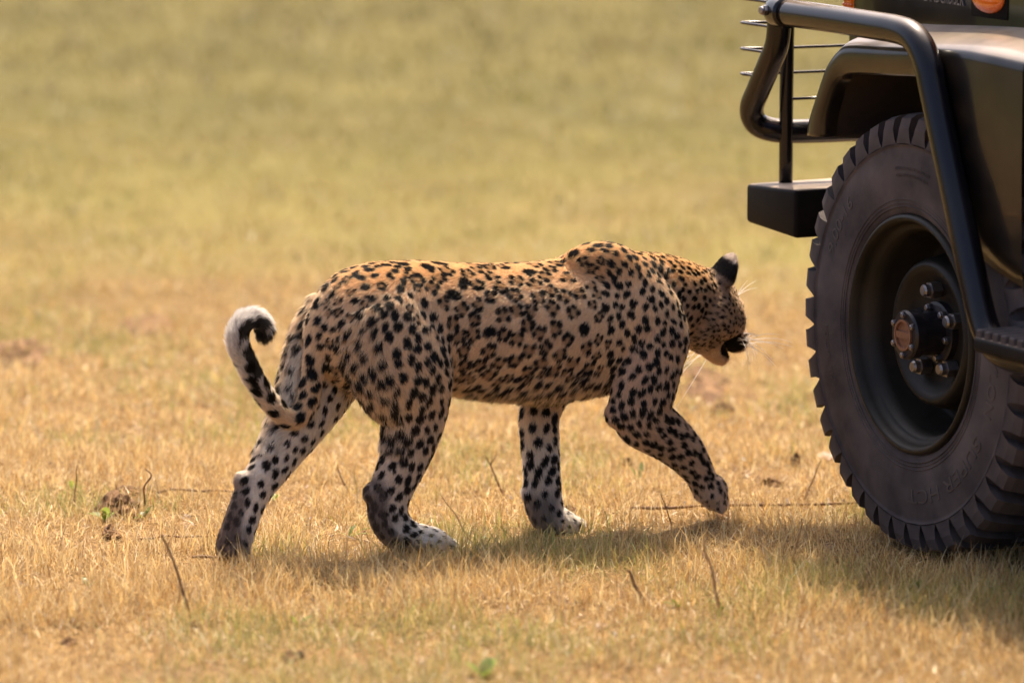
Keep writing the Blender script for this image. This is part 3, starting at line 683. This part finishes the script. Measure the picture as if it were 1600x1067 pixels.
def build_leopard():
    B = build_body(); me = surface(B); me.name = 'leopard'
    V, N, T = arr(me); nv = len(V)
    src = np.concatenate(B.v); sfl = np.concatenate(B.flow); sreg = np.concatenate(B.reg); st = np.concatenate(B.t)
    kd = kdtree.KDTree(len(src))
    for i, p in enumerate(src): kd.insert(p, i)
    kd.balance()
    reg = np.empty(nv, int); tt = np.empty(nv); flow = np.empty((nv, 3))
    for i in range(nv):
        r = kd.find_n(V[i], 10)
        ids = [q[1] for q in r]; reg[i] = sreg[ids[0]]; tt[i] = np.mean([st[j] for j in ids if sreg[j] == reg[i]])
        flow[i] = sfl[ids].mean(0)
    # trunk hair also runs a little downwards
    m = (reg == TORSO); flow[m] += np.stack([np.zeros(m.sum()), np.zeros(m.sum()), -.35 - .75 * sstep(-V[m][:, 2], -.56, -.44)], -1)
    # smooth the flow field over the mesh edges
    E = np.empty(len(me.edges) * 2, np.int32); me.edges.foreach_get('vertices', E); E = E.reshape(-1, 2)
    deg = np.bincount(E.ravel(), minlength=nv)[:, None]
    for _ in range(14):
        acc = np.zeros_like(flow)
        for k in range(3):
            acc[:, k] = np.bincount(E[:, 0], flow[E[:, 1], k], nv) + np.bincount(E[:, 1], flow[E[:, 0], k], nv)
        flow = .5 * flow + .5 * acc / deg
    flow -= N * (flow * N).sum(1)[:, None]; flow /= np.linalg.norm(flow, axis=1)[:, None] + 1e-9
    x, yl, z = V.T
    # ---- coat ground colour
    tan, flank, buff, white, pink = (.76, .50, .25), (.87, .68, .48), (.84, .66, .46), (.88, .81, .73), (.84, .72, .60)
    C = lerp(flank, tan, sstep(z, .52, .60)); C = C * 1.0
    C = np.where((reg == TORSO)[:, None], lerp(C, buff, sstep(-z, -.37, -.32)), C)
    C = np.where((reg == NECK)[:, None], lerp(lerp(buff, (.76, .57, .39), sstep(z, .38, .46)), tan, sstep(z, .50, .56)), C)
    hq = (V - HEAD_C) @ HM / HS
    hc = lerp((.76, .58, .42), (.80, .62, .46), sstep(-hq[:, 2], -.01, .05)); hc = lerp(hc, (.72, .57, .44), sstep(-hq[:, 2], .066, .080))
    C = np.where((reg == HEAD)[:, None], hc, C)
    for rg in (HINDR, HINDL):
        lc = lerp(flank, pink, sstep(tt, .18, .45)); lc = lerp(lc, white, sstep(tt, .5, .75))
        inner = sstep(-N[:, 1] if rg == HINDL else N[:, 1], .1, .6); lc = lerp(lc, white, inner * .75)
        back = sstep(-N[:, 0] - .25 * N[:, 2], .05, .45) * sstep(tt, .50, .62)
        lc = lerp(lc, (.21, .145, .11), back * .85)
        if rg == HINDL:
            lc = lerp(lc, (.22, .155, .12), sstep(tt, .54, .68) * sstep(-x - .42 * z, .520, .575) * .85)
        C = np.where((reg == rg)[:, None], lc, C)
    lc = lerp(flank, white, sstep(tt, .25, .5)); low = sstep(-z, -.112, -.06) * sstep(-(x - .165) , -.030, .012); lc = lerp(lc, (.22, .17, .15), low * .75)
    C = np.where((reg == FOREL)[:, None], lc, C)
    lc = lerp((.78, .60, .45), (.82, .67, .53), tt); lc = lerp(lc, (.70, .58, .46), sstep(-N[:, 2] - N[:, 0] * .5, .3, .8) * sstep(tt, .3, .5))
    C = np.where((reg == FORER)[:, None], lc, C)
    # tail: pale outside and towards the end, dark marks on the inner side
    cen = np.array([-.50, 0, .41])
    rad = V - cen; rad[:, 1] = 0; outer = (N * (rad / (np.linalg.norm(rad, axis=1)[:, None] + 1e-6))).sum(1)
    tc = lerp(buff, (.74, .70, .66), sstep(tt, .35, .62)); C = np.where((reg == TAIL)[:, None], tc, C)
    # ear backs: black with a pale tip
    eb = (reg == EAR); ec = lerp((.010, .008, .008), (.70, .60, .52), sstep(tt, .60, .74)); facing = sstep((N @ (HM @ np.array([1, 0, 0.1]))), .15, .5)
    ec = lerp(ec, (.62, .50, .42), facing); ec = lerp((.30, .22, .18), ec, sstep(tt, .03, .16)); C = np.where(eb[:, None], ec, C)
    # ---- spots: centres thrown on the surface, spacing by region
    A3 = V[T]; area = np.linalg.norm(np.cross(A3[:, 1] - A3[:, 0], A3[:, 2] - A3[:, 0]), axis=1) * .5; cum = np.cumsum(area); tot = cum[-1]
    def sample(n):
        f = np.searchsorted(cum, rng.random(n) * tot); f = np.clip(f, 0, len(T) - 1); a, b = rng.random(n), rng.random(n); s = a + b > 1; a[s], b[s] = 1 - a[s], 1 - b[s]
        w = np.stack([1 - a - b, a, b], -1); idx = T[f]; return idx, w
    def ip(arrv, idx, w): return (arrv[idx] * w[:, :, None]).sum(1) if arrv.ndim == 2 else (arrv[idx] * w).sum(1)
    idx, w = sample(60000); P = ip(V, idx, w); pr = reg[idx[:, 0]]; pt = ip(tt, idx, w); PF = ip(flow, idx, w); PN = ip(N, idx, w)
    def spacing(p, r, t):
        if r == TORSO:
            if p[0] > .20: return .0178 + .006 * max(0, min(1, (.27 - p[0]) / .07))
            if p[0] < -.2: return .0200
            return .0315 if p[2] > .37 else .0200
        if r == NECK: return .0148
        if r == HEAD: return .0100
        if r == HINDR: return .0212 - .003 * min(1, max(0, (t - .45) / .4))
        if r == HINDL: return .0228 - .004 * min(1, max(0, (t - .45) / .4))
        if r == FOREL: return .0255 - .008 * min(1, t)
        if r == FORER: return .0190 - .006 * min(1, max(0, (t - .4) / .6))
        if r == TAIL: return .025
        return 9
    cell = {}; acc = []
    for i in range(len(P)):
        s = spacing(P[i], pr[i], pt[i])
        if s > 1: continue
        k = tuple((P[i] / .06).astype(int)); ok = True
        for dx in (-1, 0, 1):
            for dy in (-1, 0, 1):
                for dz in (-1, 0, 1):
                    for j in cell.get((k[0] + dx, k[1] + dy, k[2] + dz), ()):
                        if np.dot(P[i] - P[j], P[i] - P[j]) < s * s: ok = False; break
                    if not ok: break
                if not ok: break
            if not ok: break
        if ok: cell.setdefault(k, []).append(i); acc.append((i, s))
    blob, br, bdir, bel, ros = [], [], [], [], []
    for i, s in acc:
        p, r, t = P[i], pr[i], pt[i]; f = PF[i] / (np.linalg.norm(PF[i]) + 1e-9); b = np.cross(PN[i], f)
        rosette = (r == TORSO and -.22 < p[0] < .24 and .35 < p[2] < .60 and random.random() < .9) or (r == TORSO and p[0] <= -.22 and random.random() < .35)
        if rosette:
            k = random.choice((3, 4, 4, 5)); a0 = random.random() * 6.28; rr = s * random.uniform(.36, .42); tw = f * .8 + np.array([0, 0, -.6]); 
            for q in range(k):
                a = a0 + q * 6.28 / (k + random.uniform(.15, .9)) + random.uniform(-.25, .25)
                blob.append(p + (f * math.cos(a) * 1.12 + b * math.sin(a)) * rr * random.uniform(.85, 1.15)); br.append(s * random.uniform(.185, .235)); bdir.append(f * math.sin(a) - b * math.cos(a) + f * .5); bel.append(random.uniform(1.0, 1.5))
            ros.append((p, rr * 1.15))
        else:
            sc = {TORSO: .455, NECK: .455, HEAD: .42, HINDR: .49, HINDL: .41, FOREL: .48, FORER: .47, TAIL: .48}[r]
            if (r == HINDR and t > .80) or (r == FOREL and t > .8): sc *= .55
            if r == FORER and t > .8: sc *= .7
            if r == HINDL and N[idx[i, 0], 1] < -.2 and t < .45: sc *= .85
            blob.append(p); br.append(s * sc * random.uniform(.8, 1.18)); bdir.append(f + b * random.uniform(-.7, .7)); bel.append(random.uniform(1.0, 1.7))
            if random.random() < .50 and r not in (HEAD,):   # doubled spot
                blob.append(p + (f * random.uniform(-1, 1) + b * random.uniform(-1, 1)) * s * .34); br.append(s * sc * random.uniform(.55, .85)); bdir.append(b + f * random.uniform(-1, 1)); bel.append(random.uniform(1, 1.8))
    blob = np.array(blob); br = np.array(br); bdir = np.array(bdir); bdir /= np.linalg.norm(bdir, axis=1)[:, None]; bel = np.array(bel)
    bk = kdtree.KDTree(len(blob))
    for i, p in enumerate(blob): bk.insert(p, i)
    bk.balance()
    rk = kdtree.KDTree(max(1, len(ros)))
    for i, (p, _) in enumerate(ros): rk.insert(p, i)
    rk.balance(); ros_r = np.array([q for _, q in ros])
    def coat(P, base, regs, ts, jit, outer_):
        c = base.copy(); n = len(P); m = np.zeros(n)
        for i in range(n):
            if regs[i] == EAR: m[i] = 9.; continue
            best = 9.
            for co, j, d in bk.find_n(P[i], 4):
                v_ = P[i] - blob[j]; pa = v_ @ bdir[j]; pe2 = max(0., v_ @ v_ - pa * pa)
                q = math.sqrt(pe2 * bel[j] + pa * pa / bel[j]) / br[j]
                if q < best: best = q
            m[i] = best
        dark = 1 - sstep(m + jit, .86, 1.12)
        for i in range(n):
            if regs[i] == TORSO and dark[i] < .9:
                co, j, d = rk.find(P[i])
                if d < ros_r[j]: c[i] = c[i] * .35 + np.array((.42, .24, .105)) * .65
        # clean the belly line, the far tail end and the dark feet of spots
        fade = np.ones(n)
        tl_ = regs == TAIL
        fade = np.where(tl_ & (outer_ > .30) & (ts > .60), .0, fade)
        band = tl_ & (ts > .55) & (outer_ < .15); dark = np.where(band, np.maximum(dark, .93 * (np.sin(ts * 46) > -.75)), dark)
        fade = np.where(((regs == HINDL) | (regs == HINDR) | (regs == FOREL)) & (base.max(1) < .42), .75, fade)
        dark = dark * fade
        hq_ = (P - HEAD_C) @ HM / HS; hd = regs == HEAD
        lip = hd & (np.hypot((hq_[:, 0] - .070) / .040, (hq_[:, 2] + .056 - (hq_[:, 0] - .078) * .22) / .024) < 1) & (np.abs(hq_[:, 1]) > .008)
        dark = np.where(hd & (hq_[:, 2] < -.070) & (hq_[:, 0] > .02), 0, dark); dark = np.where(lip, 1, dark)
        dk = np.array((.010, .0075, .006))
        dk = np.where((P[:, 2] < .36)[:, None] & ((regs == HINDL) | (regs == HINDR))[:, None], np.array((.022, .014, .010)), dk)
        return c * (1 - dark[:, None]) + dk * dark[:, None]
    # skin colours (under the fur)
    cv = coat(V, C, reg, tt, np.zeros(nv), outer)
    a = me.attributes.new('tint', 'FLOAT_COLOR', 'POINT'); c4 = np.ones((nv, 4), np.float32); c4[:, :3] = cv * .95; a.data.foreach_set('color', c4.ravel())
    sk, nt, nd, l, p = mat_new('leopard_skin'); at = nd.new('ShaderNodeAttribute'); at.attribute_name = 'tint'
    l.new(at.outputs['Color'], p.inputs['Base Color']); p.inputs['Roughness'].default_value = .8; p.inputs['Specular IOR Level'].default_value = .2
    body = link('leopard', me, sk)
    O = np.array([math.sin(R(28)), -math.cos(R(28)), 0]) * -.125
    body.location = O; body.rotation_euler = (0, 0, R(28))
    tag(body, 'spotted leopard walking past the vehicle wheel, tail curled up, head turned away', 'leopard')
    # ---- fur: one strand per root, coloured where it grows
    nh = FUR_N
    idx, w = sample(nh); P = ip(V, idx, w); Nn = ip(N, idx, w); Nn /= np.linalg.norm(Nn, axis=1)[:, None]
    F = ip(flow, idx, w); hr = reg[idx[:, 0]]; ht = ip(tt, idx, w); hb_ = ip(C, idx, w); ho = ip(outer, idx, w)
    L = np.full(nh, .0150)
    L = np.where(hr == TORSO, .0105 + .016 * sstep(-P[:, 2], -.375, -.315) , L); L = np.where(hr == NECK, .0105, L); L = np.where(hr == HEAD, .0085, L)
    hq = (P - HEAD_C) @ HM / HS; L = np.where((hr == HEAD) & (hq[:, 0] < .03) & (hq[:, 2] < .02), .014, L); L = np.where(hr == EAR, .0075, L)
    leg = (hr == HINDR) | (hr == HINDL); L = np.where(leg, .0120 - .0040 * sstep(ht, .2, .6), L)
    L = np.where(leg & (Nn[:, 0] < -.3) & (ht < .42), .024, L); L = np.where((hr == FOREL) | (hr == FORER), .0105 - .002 * sstep(ht, .3, .7), L)
    L = np.where((hr == FOREL) & (Nn[:, 0] < -.2) & (ht > .2), .012, L)
    L = np.where(hr == TAIL, .011 + .009 * sstep(ht, .35, .75), L)
    L = np.where((hr == TORSO) & (P[:, 0] > .2), L * .85, L); L *= rng.uniform(.55, 1.3, nh) * 1.02
    lift = np.where(hr == TAIL, .70, np.where(hr == TORSO, .48, .50)) + rng.normal(0, .15, nh); lift = lift + .22 * ((P[:, 2] < .36) & (hr == TORSO))
    S = np.cross(Nn, F); jit = rng.normal(0, .16, nh)
    # clumps: neighbouring hairs share a wander
    q = P * 55; cl = np.sin(q[:, 0] * 1.7 + np.sin(q[:, 2] * 1.3)) * np.cos(q[:, 2] * 1.9 + q[:, 1]); jit = jit + cl * .18; lift = lift + .08 * np.sin(q[:, 0] * 2.3 + q[:, 2] * 3.1)
    d0 = F + S * jit[:, None] + Nn * (lift + .35)[:, None]; d0 /= np.linalg.norm(d0, axis=1)[:, None]
    d1 = F + S * (jit * 1.4)[:, None] + Nn * (lift * .45)[:, None] + np.array([0, 0, -.10]) - np.array([0, 0, .75]) * ((hr == TORSO) * sstep(-P[:, 2], -.36, -.32))[:, None]; d1 /= np.linalg.norm(d1, axis=1)[:, None]
    p0 = P - Nn * .001; p1 = p0 + d0 * (L * .45)[:, None]; p2 = p1 + d1 * (L * .55)[:, None]
    hc = coat(P, hb_, hr, ht, rng.normal(0, .06, nh), ho) * rng.uniform(.78, 1.2, (nh, 1))
    cu = bpy.data.hair_curves.new('fur'); cu.add_curves([3] * nh)
    cu.points.foreach_set('position', np.stack([p0, p1, p2], 1).astype(np.float32).ravel())
    ra = cu.attributes.get('radius') or cu.attributes.new('radius', 'FLOAT', 'POINT')
    rr = np.tile(np.array([.00050, .00042, .00008], np.float32), nh); ra.data.foreach_set('value', rr)
    ca = cu.attributes.new('tint', 'FLOAT_COLOR', 'CURVE'); c4 = np.ones((nh, 4), np.float32); c4[:, :3] = np.clip(hc, 0, .92); ca.data.foreach_set('color', c4.ravel())
    fur = link('fur', cu, mat_leafy('leopard_fur', trans=.5, rough=.42, gloss=.03), body)
    # ---- eyes, nose, whiskers
    em = mat_plain('eye_amber', (.35, .22, .05), .1, coat=1.0, noise=.3, scale=200)
    nm = mat_plain('nose_leather', (.20, .09, .075), .45, noise=.25, scale=300, bump=.3)
    for s in (-1, 1):
        bm = bmesh.new(); bmesh.ops.create_uvsphere(bm, u_segments=16, v_segments=10, radius=.0125)
        e = from_bm('eye', bm, em, body, True); e.location = hp(.072, .037 * s, .020)
    bm = bmesh.new(); bmesh.ops.create_uvsphere(bm, u_segments=16, v_segments=10, radius=1)
    for v in bm.verts: v.co = Vector((v.co.x * .011, v.co.y * (.0165 if v.co.z > -.2 else .0165 * (1 + v.co.z * .7)), v.co.z * .012))
    e = from_bm('nose', bm, nm, body, True); e.location = hp(.147, 0, -.006); e.rotation_euler = Matrix(HM).to_euler()
    wv = []
    for s in (-1, 1):
        for k in range(16):
            b0 = np.array([.112 - .012 * (k % 4), .030 * s, -.026 - .006 * (k // 4)]); dr = np.array([random.uniform(-.9, .25), s * random.uniform(.55, 1.1), random.uniform(-.7, .25)]); dr /= np.linalg.norm(dr); ln = random.uniform(.07, .135)
            wv.append([hp(*(b0 + dr * ln * u + np.array([-.25 * ln * u * u, 0, -.35 * ln * u * u]))) for u in (0, .33, .66, 1)])
        for k in range(4):
            b0 = np.array([.060, .036 * s, .045]); dr = np.array([random.uniform(.2, .8), s * random.uniform(.1, .5), random.uniform(.4, 1)]); dr /= np.linalg.norm(dr); ln = random.uniform(.05, .085)
            wv.append([hp(*(b0 + dr * ln * u + np.array([0, 0, -.2 * ln * u * u]))) for u in (0, .33, .66, 1)])
    cu = bpy.data.hair_curves.new('whiskers'); cu.add_curves([4] * len(wv)); cu.points.foreach_set('position', np.array(wv, np.float32).ravel())
    ra = cu.attributes.get('radius') or cu.attributes.new('radius', 'FLOAT', 'POINT'); ra.data.foreach_set('value', np.tile(np.array([.0008, .0007, .0005, .0002], np.float32), len(wv)))
    ca = cu.attributes.new('tint', 'FLOAT_COLOR', 'CURVE'); ca.data.foreach_set('color', np.tile(np.array([.85, .8, .74, 1], np.float32), len(wv)))
    link('whiskers', cu, mat_leafy('whisker', .5, .3, .1), body)
    return body
FUR_N = 420000
leopard = build_leopard()

# ------------------------------------------------------------------ stalks, sticks, clods, weeds
M_STALK = mat_plain('dry_stalk', (.20, .11, .055), .8, noise=.4, scale=90, bump=.3)
M_STRAW = mat_plain('pale_stalk', (.42, .27, .13), .8, noise=.35, scale=90)
M_CLOD = mat_plain('dark_soil', (.10, .055, .030), .95, noise=.6, scale=90, bump=1.0, dust=(.34, .20, .10), dust_amt=.75, spec=.1)
M_STONE = mat_plain('pale_stone', (.42, .30, .24), .85, noise=.3, scale=40, bump=.5)
M_LEAF = mat_leafy('green_leaf', .45, .4, .06)

def gz(x, y): return float(ground_h(np.array([x]), np.array([y]))[0])
def stem_bm(bm, pts, r0, r1, seg=6, sub=4):
    P = catmull_v(pts, sub); n = len(P); T = np.gradient(P, axis=0); T /= np.linalg.norm(T, axis=1)[:, None]; b = np.cross(T[0], (0.31, .95, .1)); rows = []
    for i in range(n):
        b = b - T[i] * (b @ T[i]); b /= np.linalg.norm(b); c = np.cross(T[i], b); r = r0 + (r1 - r0) * i / (n - 1); r *= random.uniform(.85, 1.15)
        rows.append([bm.verts.new(P[i] + (b * math.cos(a) + c * math.sin(a)) * r) for a in np.linspace(0, 2 * math.pi, seg, endpoint=False)])
    for a, q in zip(rows[:-1], rows[1:]):
        for j in range(seg): bm.faces.new((a[j], a[(j + 1) % seg], q[(j + 1) % seg], q[j]))
    bm.faces.new(rows[0][::-1]); bm.faces.new(rows[-1])

def stalk(x, y, d, label, r=.0026, mat=M_STALK, side=0, kink=.12):
    d = np.array(d, float); h = np.linalg.norm(d); z = gz(x, y) - .006; pts = []
    for k, u in enumerate((0, .3, .6, .85, 1)):
        pts.append(d * u + np.array([random.uniform(-1, 1), random.uniform(-1, 1), 0]) * h * kink * (.4 if k else 0) * .5)
    bm = bmesh.new(); stem_bm(bm, pts, r, r * .5)
    for q in range(side):
        u = random.uniform(.45, .8); p = d * u; a = random.uniform(0, 6.28)
        stem_bm(bm, [p, p + np.array([math.cos(a), math.sin(a), 1.3]) * h * .10, p + np.array([math.cos(a) * 1.5, math.sin(a) * 1.5, 2.6]) * h * .11], r * .6, r * .25, 5, 3)
    o = from_bm('dry_stalk', bm, mat, None, True); o.location = (x, y, z)
    return tag(o, label, 'stalk', 'dry stalks standing in the grass')
stalk(-.981, .499, (.006, .02, .092), 'thin straight brown stalk standing leftmost of all, left of the soil clump', .0020)
stalk(-.816, .405, (.010, -.01, .104), 'crooked dark stalk standing just right of the soil clump', .0026, kink=.4)
stalk(-.876, .467, (-.011, .01, .055), 'short dark stalk rising straight out of the soil clump', .0026)
stalk(-.358, .578, (-.040, .03, .082), 'leaning brown stalk between the two hind legs', .0024)
stalk(-.015, .642, (-.046, .02, .094), 'forked bare stalk between near hind leg and standing foreleg', .0026, side=2)
stalk(-.080, .091, (-.071, .03, .108), 'thin slanting stalk just in front of the near hind paw', .0020, M_STRAW)
stalk(-.636, -.700, (-.059, .02, .173), 'tall blurred brown stalk leaning left in the left foreground', .0042)
stalk(.272, -.606, (-.041, 0, .078), 'short thick dark stalk in the central foreground', .0050)
stalk(.417, -.712, (-.037, .01, .160), 'tall blurred stalk below the lifted forepaw', .0040, M_STRAW, side=1)
stalk(.656, .578, (.042, .03, .097), 'pale stalk leaning right towards the tyre', .0026, M_STRAW)
stalk(.353, .268, (-.026, .01, .076), 'forked brown stalk just left of the lifted forepaw', .0018, side=2)
stalk(.591, -.123, (.021, 0, .102), 'upright pale stalk in front of the tyre between paw and wheel', .0026, M_STRAW, side=1)
stalk(.175, .30, (.006, .0, .040), 'tiny upright stalk right beside the standing forepaw', .0014, M_STRAW)

def lying(p0, p1, r, label, wob=.006):
    p0, p1 = np.array(p0, float), np.array(p1, float); pts = []
    for u in np.linspace(0, 1, 7):
        p = p0 * (1 - u) + p1 * u; q = np.array([p[0], p[1] + random.uniform(-1, 1) * wob, gz(*p[:2]) + .013 + random.uniform(0, .006)]); pts.append(q - np.array([*p0, 0]))
    bm = bmesh.new(); stem_bm(bm, pts, r, r * .75); o = from_bm('fallen_stick', bm, M_STALK, None, True); o.location = (*p0, 0)
    return tag(o, label, 'stick', 'sticks lying on the grass')
lying((.26, .405), (.795, .470), .0040, 'long thin brown stick lying behind the lifted forepaw towards the tyre')
lying((-.80, .562), (-.60, .60), .0030, 'thin dark twig lying between soil clump and hind leg, farther one')
lying((-.80, .02), (-.62, .055), .0030, 'thin dark twig lying left of the rear hind paw, nearer one')
lying((-.67, -.20), (-.545, -.18), .0034, 'pale curved twig lying in front of the rear hind paw')

def clod(x, y, sx, sy, sz, label, name='soil_clod', cat='clod', mat=M_CLOD, rough=.35, seed=0, group='soil clods on the grass'):
    bm = bmesh.new(); r = np.random.default_rng(seed); n = 1 if name == 'stone' else 11
    for k in range(n):
        f = 1.0 if n == 1 else r.uniform(.22, .55); a = r.random() * 6.28; d = 0 if n == 1 else r.random() ** .7 * .85
        q = bmesh.ops.create_icosphere(bm, subdivisions=3, radius=1); ph = r.random(6) * 6.28; fr = r.normal(0, 1, (6, 3)) * np.array([2, 2, 3.5, 5, 7, 9])[:, None]; sq = r.uniform(.7, 1.3, 3)
        for v in q['verts']:
            p = np.array(v.co); g = 1 + rough * sum(m * math.sin(w @ p + h) for m, w, h in zip((.45, .4, .35, .28, .2, .15), fr, ph))
            v.co = Vector((math.cos(a) * d * sx + p[0] * sx * f * g * sq[0], math.sin(a) * d * sy + p[1] * sy * f * g * sq[1], (1 - d) * sz * .35 + p[2] * sz * min(1, f * 1.5) * g * sq[2]))
    o = from_bm(name, bm, mat, None, False); o.location = (x, y, gz(x, y) - sz * .05)
    return tag(o, label, cat, group)
clod(-.872, .385, .050, .07, .034, 'broad dark crumbly soil clump with stalks, left of the leopard', rough=.6, seed=1)
clod(-.864, .12, .026, .05, .018, 'small dark clod just in front of the broad soil clump', rough=.5, seed=2)
clod(-.86, .62, .040, .05, .014, 'flat dark clod just behind the broad soil clump', rough=.5, seed=12)
clod(.271, 1.018, .014, .014, .024, 'small pointed dark clod behind the swinging foreleg', rough=.3, seed=3)
clod(.539, 1.786, .028, .03, .018, 'blurred dark dung lump far behind the swinging foreleg', rough=.4, seed=4)
clod(.597, .789, .022, .02, .013, 'brown clod between lifted forepaw and tyre, nearer the tyre', rough=.6, seed=5)
clod(.128, .405, .018, .03, .014, 'dark clod right behind the standing forepaw', rough=.6, seed=6)
clod(.46, .36, .016, .02, .011, 'small crumb of soil just left of the lifted forepaw', rough=.6, seed=7)
clod(.672, 1.062, .013, .02, .030, 'narrow dark clod close to the left edge of the tyre', rough=.5, seed=8)
clod(-1.329, 2.656, .07, .22, .03, 'large blurred dark clump at the far left edge', rough=.5, seed=9)
clod(-1.05, 3.2, .09, .22, .018, 'blurred low brown clump left of the tail, far back', rough=.5, seed=10)
clod(.50, 2.25, .06, .22, .015, 'blurred low brown clump behind the throat of the leopard', rough=.5, seed=14)
clod(-.855, -.941, .020, .03, .012, 'blurred dark clod in the bottom left foreground', rough=.6, seed=11)
clod(-.61, -.80, .02, .03, .010, 'blurred brown clod beside the tall foreground stalk', rough=.6, seed=15)
clod(-.42, -1.10, .024, .04, .010, 'blurred brown clod low in the centre left foreground', rough=.6, seed=16)
clod(.90, -.42, .012, .03, .010, 'small dark clod in the shade below the tyre', rough=.6, seed=17)
clod(.742, 1.14, .022, .03, .016, 'pale pinkish stone beside the left edge of the tyre', 'stone', 'stone', M_STONE, .15, 13, 'stones on the grass')

def weed(x, y, n, ln, label, wide=.3, bright=1.0):
    V, T, C = [], [], []; k = 0
    for i in range(n):
        a = random.uniform(0, 6.28); l_ = ln * random.uniform(.6, 1.15); el = random.uniform(.5, 1.25); d = np.array([math.cos(a) * math.cos(el), math.sin(a) * math.cos(el), math.sin(el)]); s = np.array([-math.sin(a), math.cos(a), 0])
        prof = [(0, .15), (.25, .75), (.5, 1), (.75, .75), (1, .05)]; c = np.array((.20, .26, .045)) * (1 + (bright - 1) * .6) * random.uniform(.6, 1.1)
        for u, w in prof:
            p = d * l_ * u + np.array([0, 0, -.30 * l_ * u * u]); V += [p - s * w * l_ * wide * .5, p + np.array([0, 0, -.02 * l_]), p + s * w * l_ * wide * .5]; C += [c] * 3
        for q in range(4):
            b = k + q * 3
            for m in (0, 1): T += [(b + m, b + m + 1, b + m + 4), (b + m, b + m + 4, b + m + 3)]
        k += 15
    o = link('green_weed', mesh_np('green_weed', np.array(V), np.array(T), np.array(C), True), M_LEAF); o.location = (x, y, gz(x, y) + .001)
    return tag(o, label, 'weed', 'green weeds in the dry grass')
weed(-.873, -.394, 6, .040, 'small green weed in the grass left of the rear hind paw')
weed(-.895, .30, 5, .055, 'bright broad-leaved weed growing on the left side of the soil clump', .36, 1.3)
weed(-.815, .33, 7, .045, 'green weed growing on the right side of the soil clump')
weed(-.533, .546, 2, .045, 'yellow-green leaf pair beside the far hind leg', .5, 1.8)
weed(-.353, .12, 5, .060, 'long-leaved green weed between the hind paws', .14, 1.3)
weed(-.27, .33, 4, .035, 'small green weed close behind the near hind heel')
weed(.296, .848, 3, .062, 'upright bright green blades behind the swinging foreleg', .16, 1.5)
weed(-.054, -1.26, 4, .060, 'bright yellow-green leaf at the bottom edge of the foreground', .5, 2.0)
weed(-.422, -.792, 3, .050, 'blurred bright green leaf in the left centre foreground', .34, 1.8)
weed(.333, -.638, 4, .040, 'blurred green weed left of the tall foreground stalk', .3, 1.5)
weed(.420, -.66, 4, .042, 'blurred green weed at the foot of the tall foreground stalk', .3, 1.4)
weed(.833, -.479, 5, .045, 'green weed in the shade in front of the tyre', .22)
weed(.93, -.638, 4, .045, 'darker green weed in the shade at the lower right', .3, .8)
weed(-.06, .13, 3, .022, 'pale grey-green leaf beside the near hind paw', .5, 1.2)
weed(-1.0, .66, 5, .040, 'small green weed behind the leftmost stalk', .3)
